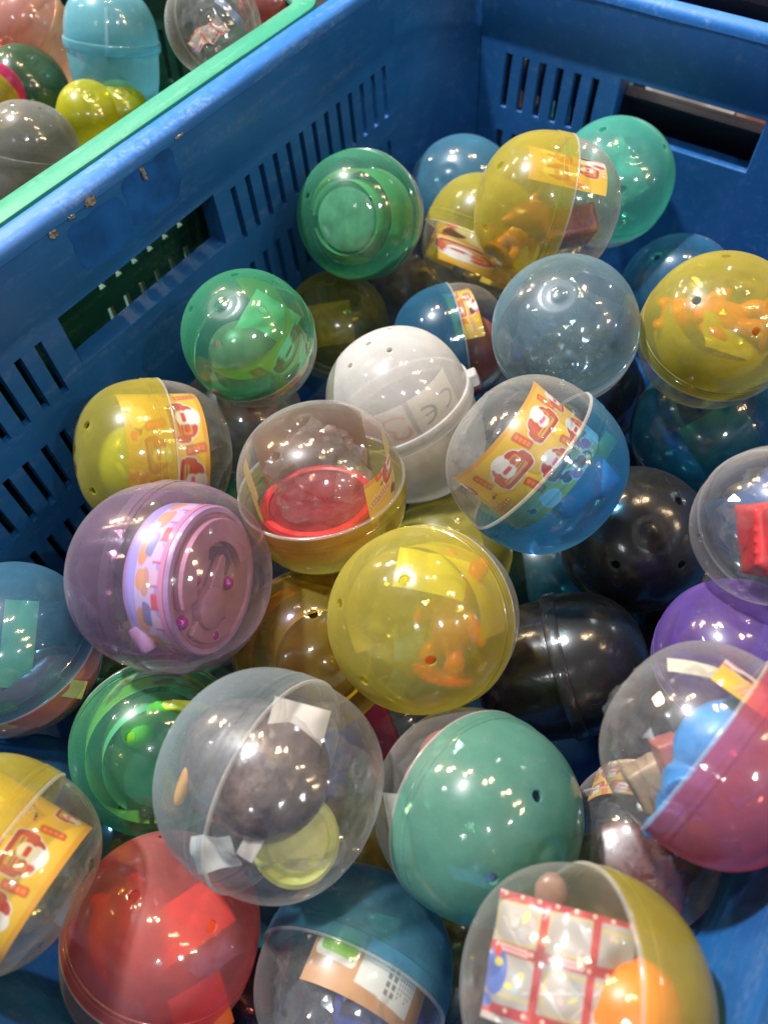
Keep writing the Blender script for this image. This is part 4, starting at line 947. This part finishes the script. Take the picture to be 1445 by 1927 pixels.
leaf('c20', 'pale inner leaflet of the amber capsule beside the lilac one', plain_print(14, (.66, .62, .30), .8), .58, (-176, 176), (-.2, .66), PAPERB)
poledisc('c20', 'dark brown toy inside the amber capsule beside the lilac one', .54, .58, (.11, .05, .035))
vsheet('c21', 'folded yellow paper in the yellow capsule under the clear and blue one', plain_print(10, (.6, .55, .08)), .9, .6, (0, .3, .3), (-20, 0, 10), bend=.5, crumple=.06, seed=35, cat='paper', name='folded_paper')
# --- right side
vtoy('c22', 'black toy in the upper smoky black capsule', 'toy', [('b', (0, 0, 0), (.7, 1.0, .8), (0, 0, 10))], (0.012, .012, .014), (.12, -.1, -.2))
vtoy('c23', 'dark brown toy in the black capsule with a hinge band', 'toy', [('s', (0, 0, 0), (.5, .6, .5)), ('b', (-.3, -.2, 0), (.5, .9, .5))], (0.05, .035, .025), (-.2, -.1, 0))
film('c23', 'film bag in the black capsule with a hinge band', (0, 0, 0.1), .7, sd=3)
vtoy('c24', 'red toy block with ridges in the clear capsule at the right edge', 'toy', [('b', (0, 0, 0), (.75, .9, .55), (0, 10, 6)), ('b', (-.38, .0, .12), (.10, .75, .5), (0, 0, 6)), ('c', (.1, .45, .1), (.2, .3), (90, 0, 0))] + [('b', (-.40, -.3 + .13 * i, .34), (.10, .05, .10)) for i in range(6)], (0.52, .02, .025), (-.05, -.15, .12))
vsheet('c24', 'yellow leaflet at the top of the clear capsule at the right edge', leaflet_print(60, 1.4, 1.0, 12), .95, .6, (.18, .52, .42), (-30, 0, -20), PAPER, bend=.9, crumple=.04, seed=41, cat='leaflet', name='leaflet')
film('c24', 'clear film bag in the clear capsule at the right edge', (0, 0, .1), .85, sd=0)
vsheet('c25', 'dark teal paper in the teal capsule under the big yellow one', plain_print(10, (.12, .32, .30)), 1.0, .8, (.2, -.1, .2), (0, 0, 30), bend=.6, crumple=.08, seed=44, cat='paper', name='folded_paper')
leaf('c26', 'shiny violet wrapper in the violet capsule', plain_print(20, (.34, .22, .62)), .74, (-120, 140), (-.3, .55), print_mat('violet_wrapper', (.30, .12, .6), .15), wave=.06, cat='wrapper', name='wrapper')
film('c26', 'film bag in the violet capsule', (0, 0, .2), .75, sd=1)
leaf('c27', 'yellow leaflet with a picture at the top of the clear and pink capsule', leaflet_print(90, 1.6, 1.2, 15), .80, (-92, -40), (-.38, .5), PAPER, flipu=True)
vtoy('c27', 'bright blue toy machine in the clear and pink capsule', 'toy', [('s', (.05, .15, 0), (.46, .36, .34), (0, 0, 42)), ('b', (.22, .30, -.05), (.40, .34, .36), (0, 0, 42)), ('c', (-.26, -.26, .10), (.25, .30), (20, -20, 0)), ('c', (-.26, -.26, .24), (.16, .12), (20, -20, 0)), ('c', (-.42, -.46, .08), (.14, .34), (20, -20, 0)), ('b', (.3, -.2, -.1), (.5, .3, .4), (0, 0, 42)), ('s', (-.52, -.60, .05), (.18, .10, .12), (0, 0, 30))], (0.03, .22, .56), (-.04, -.04, .12), vox=.018, smooth=10)
vtoy('c27', 'small dull red toy piece beside the blue toy machine', 'toy', [('b', (0, 0, 0), (.26, .40, .3), (0, 0, 20))], (0.36, .12, .11), (-.35, -.10, -.1))
vtoy('c27', 'tan toy piece low in the clear and pink capsule', 'toy', [('b', (0, 0, 0), (.4, .5, .3), (0, 0, 30))], (0.36, .26, .17), (-.45, -.45, -.35))
vsheet('c27', 'cream strip of paper at the top of the clear and pink capsule', plain_print(10, (.68, .62, .5)), .55, .14, (-.18, .80, .10), (-40, 0, -12), bend=.5, crumple=.02, seed=47, cat='paper', name='folded_paper')
film('c27', 'crumpled clear film bag in the clear and pink capsule', (0, 0, -.25), .86, sd=1)
# --- front
leaf('c28', 'printed leaflet rolled in the green capsule under the lilac one', leaflet_print(110, 3.0, 1.1, 17), .82, (-178, 178), (-.40, .36), PAPER, flipv=True)
leaf('c28', 'pale inner leaflet of the green capsule under the lilac one', plain_print(12, (.44, .60, .46), .8), .64, (-40, 150), (.0, .56), PAPERB)
vtoy('c28', 'lime green toy in the green capsule under the lilac one', 'toy', [('s', (0, 0, 0), (.2, .2, .2)), ('c', (.5, .2, 0), (.4, .14), (60, 0, 0))], (0.36, .50, .04), (-.1, .28, .45))
poledisc('c28', 'dark grey toy under the pole of the green capsule under the lilac one', .64, .42, (.13, .14, .135), (.0, -.10))
M_FUR = solid('dark_brown_fabric', (0.055, .030, .042), .17, .7, .35, 6, col2=(.15, .11, .10), bump=.5)
bowl = spin('toy_barrel', [(0, .52), (.2, .52), (.34, .47), (.42, .36), (.46, .1), (.46, -.2), (.40, -.42), (.3, -.5), (0, -.52)], M_FUR, 'c29', 'dark purple brown barrel toy in the clear and pale capsule', 'toy', (-.15, .16, .10), (-20, 34, -35), 1.25)
M_CUP = solid('lime_cup_plastic', (0.50, .54, .15), .35, .4, .12, 3)
spin('toy_cup', [(0, .16), (.12, .17), (.3, .14), (.34, .10), (.40, .12), (.44, .08), (.43, 0), (.38, -.14), (.30, -.2), (0, -.2)], M_CUP, 'c29', 'lime yellow toy cup in the clear and pale capsule', 'toy', (.22, -.48, .14), (-24, 22, 0), .92)
vsheet('c29', 'white card at the top of the clear and pale capsule', plain_print(20, (.66, .62, .58)), .54, .86, (.22, .40, .46), (-14, 18, -20), bend=.5, crumple=.05, seed=51)
vsheet('c29', 'crumpled white paper low in the clear and pale capsule', plain_print(20, (.66, .64, .60)), .40, .32, (-.42, -.46, .40), (10, -20, 10), bend=.6, crumple=.09, seed=52, cat='paper', name='folded_paper')
vsheet('c29', 'narrow white paper strip beside the barrel toy', plain_print(12, (.62, .58, .54)), .16, .62, (.0, -.16, .60), (0, 0, -28), bend=.2, crumple=.03, seed=53, cat='paper', name='folded_paper')
vtoy('c29', 'orange toy piece in the pale end of the clear and pale capsule', 'toy', [('s', (0, 0, 0), (.07, .26, .1), (0, 0, -22))], (0.66, .28, .05), (-.72, .10, .25), vox=.02)
vtoy('c29', 'lime toy piece in the pale end of the clear and pale capsule', 'toy', [('b', (0, 0, 0), (.1, .12, .1))], (0.5, .55, .12), (-.62, .05, .28), vox=.02)
wire = [(.06, .22), (.16, .32), (.26, .36), (.30, .34), (.31, .2), (.28, .02)]
bm = bmesh.new(); pr = None
for a, b in zip(wire[:-1], wire[1:]):
    d = Vector((b[0] - a[0], b[1] - a[1], 0)); q = bmesh.ops.create_cone(bm, cap_ends=True, segments=8, radius1=.011, radius2=.011, depth=d.length * 1.06)
    bmesh.ops.transform(bm, matrix=Matrix.Translation(((a[0] + b[0]) / 2, (a[1] + b[1]) / 2, 0)) @ d.to_track_quat('Z', 'Y').to_matrix().to_4x4(), verts=q['verts'])
wo = obj('wire_clip', bm_mesh('wire_clip', bm, True), solid('dark_wire', (.05, .05, .055), .3, .5, .1)); tag(wo, 'thin dark wire clip lying on the white card', 'clip'); inV('c29', wo, (.0, .12, .52))
film('c29', 'clear film bag in the clear and pale capsule', (0, 0, -.1), .88, sd=0)
FILMR = plastic('rosy_film', (.74, .52, .52), .10, (.42, .24, .25), rough=.12)
o = film('c30', 'rosy crumpled wrapper in the clear end of the mint capsule', (0, 0, -.22), .70, (30, 60, 0), sd=1); o.material_slots[0].material = FILMR
vtoy('c30', 'dusky red shape inside the rosy wrapper', 'toy', [('s', (0, 0, 0), (.34, .3, .3)), ('s', (.2, .25, -.1), (.28, .2, .2))], (0.24, .09, .09), (-.40, .28, -.05), (0, 0, 20))
film('c30', 'crinkled film bag in the clear end of the mint capsule', (0, 0, -.28), .8, sd=2)
vsheet('c30', 'white slip with grey print in the clear end of the mint capsule', plain_print(10, (.62, .60, .56)), .25, .7, (-.78, -.1, .18), (0, -35, 10), bend=.3, crumple=.02, seed=55, cat='paper', name='folded_paper')
leaf('c31', 'printed yellow leaflet in the half hidden clear capsule by the right wall', busy_print(130, 2.4, 1.2, 11), .80, (-80, 75), (-.15, -.72), PAPER, flipv=True)
spin('toy_disc', [(0, .04), (.5, .04), (.58, 0), (.5, -.06), (0, -.06)], solid('maroon_toy_plastic', (.085, .008, .010), .3, .5, .15), 'c31', 'dark red disc in the half hidden clear capsule by the right wall', 'toy', (-.30, -.30, .38), (-25, -20, 0), 1.2)
vsheet('c31', 'brown torn paper in the half hidden clear capsule by the right wall', plain_print(16, (.24, .13, .07)), .55, .85, (.42, -.20, .42), (10, 25, -20), bend=.7, crumple=.06, seed=57, cat='paper', name='folded_paper')
film('c31', 'shiny film bag in the half hidden clear capsule by the right wall', (0, 0, .1), .86, sd=3)
leaf('c32', 'yellow leaflet with red seats in the yellow and clear capsule at the left edge', busy_print(230, 2.4, 1.3, 9), .72, (-76, 76), (-.66, .45), PAPER, flipu=True, flipv=True)
film('c32', 'clear film bag in the yellow and clear capsule at the left edge', (0, 0, -.1), .84, sd=1)
vsheet('c34', 'orange paper folded at the upper right of the red capsule', plain_print(16, (.72, .20, .05)), .8, .5, (.40, .44, .50), (-20, 15, 30), bend=.6, crumple=.04, seed=61, cat='paper', name='folded_paper')
vsheet('c34', 'bright orange leaflet at the lower right of the red capsule', plain_print(16, (.74, .17, .03)), .55, .55, (.56, -.40, .58), (0, 32, 16), bend=.5, crumple=.03, seed=62, cat='leaflet', name='leaflet')
vtoy('c34', 'pink toy inside the red capsule', 'toy', FIG + [('s', (-.1, .1, -.1), (.5, .6, .35))], (0.58, .2, .22), (-.08, -.08, .1), (0, 0, 30), 1.05, vox=.03)
film('c34', 'clear film bag inside the red capsule', (0, 0, .2), .75, sd=2)
leaf('c35', 'brown bordered label with green and white panels in the blue and clear capsule', label_print(170), .82, (-34, 62), (-.44, .14), PAPERB, cat='card', name='card')
vtoy('c35', 'deep blue toy in the clear half under the label', 'toy', [('s', (0, 0, 0), (.45, .4, .4)), ('b', (.2, -.2, 0), (.6, .5, .4))], (0.05, .07, .32), (.22, -.36, .05))
vsheet('c35', 'yellow green paper inside the blue lid of the label capsule', plain_print(10, (.5, .55, .2)), .6, .5, (.15, .52, .3), (-30, 0, -15), bend=.6, crumple=.05, seed=64, cat='paper', name='folded_paper')
film('c35', 'cloudy crumpled film bag in the blue and clear label capsule', (0, 0, -.25), .86, sd=0)
film('c35', 'second film bag low in the blue and clear label capsule', (.1, 0, -.4), .6, (40, 30, 0), sd=3)
vsheet('c36', 'white card with a red lattice in the clear and yellow capsule at the front', bus_print(190), 1.15, .95, (-.27, .37, .32), (-24, -18, -7), bend=.9, crumple=.10, seed=71)
vtoy('c36', 'glossy orange toy in the clear and yellow capsule at the front', 'toy', [('s', (0, 0, 0), (.42, .44, .36), (0, 0, -30)), ('s', (.12, -.35, 0), (.36, .46, .36))], (0.80, .16, .01), (.30, .02, .30))
vtoy('c36', 'peach coloured toy in the clear and yellow capsule at the front', 'toy', [('s', (0, 0, 0), (.42, .34, .36)), ('s', (.25, -.25, 0), (.4, .4, .36))], (0.72, .36, .15), (.0, -.26, .46))
vtoy('c36', 'brown toy part behind the lattice card', 'toy', [('s', (0, 0, 0), (.16, .2, .1))], (0.22, .12, .085), (-.18, .66, -.35))
vtoy('c40', 'magenta and white toy in the shaded clear capsule under the yellow one', 'toy', [('b', (0, 0, 0), (.5, .9, .5), (0, 0, 20))], (0.5, .04, .12), (-.2, .1, .3))
leaf('c43', 'orange printed leaflet in the half hidden capsule behind the amber one', LP, .82, (-120, 120), (-.4, .4), PAPER)
vtoy('c44', 'dark red toy in the smoky capsule under the green one', 'toy', [('s', (0, 0, 0), (.6, .4, .4))], (0.3, .03, .03), (.1, .3, .3))
# --- lilac capsule with the drum toy
M_LIL = solid('lilac_toy_plastic', (0.36, .24, .42), .35, .5, .1, 3); M_MAU = solid('mauve_toy_plastic', (0.36, .185, .25), .38, .5, .1, 3); M_SHD = solid('mauve_recess_shade', (0.13, .085, .13), .4, .4, .1, 3)
M_GEM = solid('magenta_stud', (0.46, .03, .42), .12, .9, .2, 2, metal=.5); M_PUR = plastic('purple_film', (.80, .60, .84), .10, (.46, .26, .54), rough=.12)
drum = empty('drum_toy'); tag(drum, 'lilac drum toy with a mauve end plate and four studs in the lilac capsule', 'toy'); drum.matrix_world = CAPM['c17']
def dpart(name, o, par=None): o.parent = par or drum; o.matrix_parent_inverse = Matrix.Identity(4); return o
body = dpart('drum_body', obj('drum_body', bm_mesh('drum_body', revolve([(.70, .53), (.75, .53), (.765, .50), (.76, .02), (.70, -.04), (0, -.04)], 72), True, 35), M_LIL))
dpart('drum_label', obj('drum_label', sheet('drum_label', drum_print(220), .772, -110, 130, .05, .48, flipu=True), PAPERB))
plate = dpart('end_plate', obj('end_plate', bm_mesh('end_plate', revolve([(0, .50), (.68, .50), (.70, .53), (.70, .42), (0, .42)], 72), True, 35), M_MAU))
def slabpoly(name, pts, z0, z1, mat, par, bw=.012):
    bm = bmesh.new(); f = bm.faces.new([bm.verts.new((x, y, z0)) for x, y in pts]); e = bmesh.ops.extrude_face_region(bm, geom=[f])
    bmesh.ops.translate(bm, vec=(0, 0, z1 - z0), verts=[v for v in e['geom'] if isinstance(v, bmesh.types.BMVert)]); bmesh.ops.recalc_face_normals(bm, faces=bm.faces)
    o = dpart(name, obj(name, bm_mesh(name, bm, False), mat), par); bev(o, bw, 3, 40); return o
arc = lambda r, a0, a1, n=14, cx=0, cy=0: [(cx + r * math.cos(math.radians(a0 + (a1 - a0) * k / n)), cy + r * math.sin(math.radians(a0 + (a1 - a0) * k / n))) for k in range(n + 1)]
ring = lambda ro, ri, a0, a1, n=26, cx=0, cy=0: arc(ro, a0, a1, n, cx, cy) + arc(ri, a1, a0, n, cx, cy)
slabpoly('arch', ring(.64, .40, -150, 30), .505, .61, M_MAU, plate)
slabpoly('arch', ring(.64, .46, 60, 128), .505, .56, M_MAU, plate)
slabpoly('recess_shade', [(.10, -.34), (-.16, -.36), (-.30, -.20), (-.24, -.06), (-.02, -.20), (.10, -.20)], .502, .515, M_SHD, plate, .003)  # thin dark slab on the plate, its colour standing in for recess shade
slabpoly('recess_shade', [(.44, .14), (.46, -.02), (.30, -.06), (.26, .10), (.30, .24), (.40, .26)], .502, .515, M_SHD, plate, .003)
dpart('knob', obj('knob', bm_mesh('knob', revolve([(0, .625), (.17, .625), (.215, .605), (.225, .56), (.225, .49)], 40), True, 40), M_MAU), plate).location = (.06, .28, 0)
slabpoly('pointer', [(.16, .10), (.03, -.24), (-.02, -.28), (-.07, -.24), (-.08, .12)], .505, .60, M_MAU, plate, .02)
for (x, y) in ((.32, .02), (-.27, .02), (.44, .44), (-.10, .56)):
    o = obj('stud', bm_mesh('stud', revolve([(0, .06), (.035, .055), (.06, .03), (.065, 0), (.075, 0), (.075, -.01)], 24), True, 40), M_GEM); o.location = (x, y, .516); dpart('stud', o, plate)
leg = obj('peg', bm_mesh('peg', revolve([(0, .16), (.07, .15), (.09, .1), (.10, -.12), (0, -.14)], 20), True, 40), M_LIL); leg.location = (.46, .62, .10); leg.rotation_euler = (math.radians(-60), 0, math.radians(20)); dpart('peg', leg)
leaf('c17', 'torn purple wrapper lining the lilac capsule', plain_print(40, (.36, .17, .46)), .86, (-130, 150), (-.55, -.02), M_PUR, cat='wrapper', name='wrapper', wave=.05)
film('c17', 'clear film bag in the lilac capsule', (0, 0, -.35), .78, sd=2)
# --- green crate
vtoy('g02', 'thin pinkish stick inside the pale blue egg capsule', 'toy', [('b', (0, 0, 0), (.10, 1.0, .1), (0, 0, 2))], (0.42, .22, .22), (.10, -.15, .55), vox=.03)
film('g03', 'shiny film bag in the clear capsule of the green crate', (0, 0, 0), .85, sd=1)
film('g03', 'second crumpled film bag in the clear capsule of the green crate', (.1, 0, 0), .66, (50, 20, 0), sd=3)
vsheet('g03', 'crumpled red and white paper in the clear capsule of the green crate', bus_print(60), .9, .5, (-.05, -.40, .30), (-10, 0, 40), bend=.8, crumple=.14, seed=81, cat='paper', name='folded_paper')
vsheet('g03', 'blue strip of paper in the clear capsule of the green crate', plain_print(12, (.16, .30, .55)), .7, .16, (.42, .05, .45), (0, 20, -40), bend=1.2, crumple=.05, seed=82, cat='paper', name='folded_paper')

# hinge tab and clasp of the milky egg capsule
egg = bpy.data.objects['toy_capsule.010']
for az, wdt in ((78, .20), (-100, .26)):
    bm = bmesh.new(); add_box(bm, Vector((.965, 0, .03)), Vector((.12, wdt, .17))); o = obj('hinge_tab', bm_mesh('hinge_tab', bm, False), MILK, egg); bev(o, .03, 2)
    o.rotation_euler = (0, 0, math.radians(az))
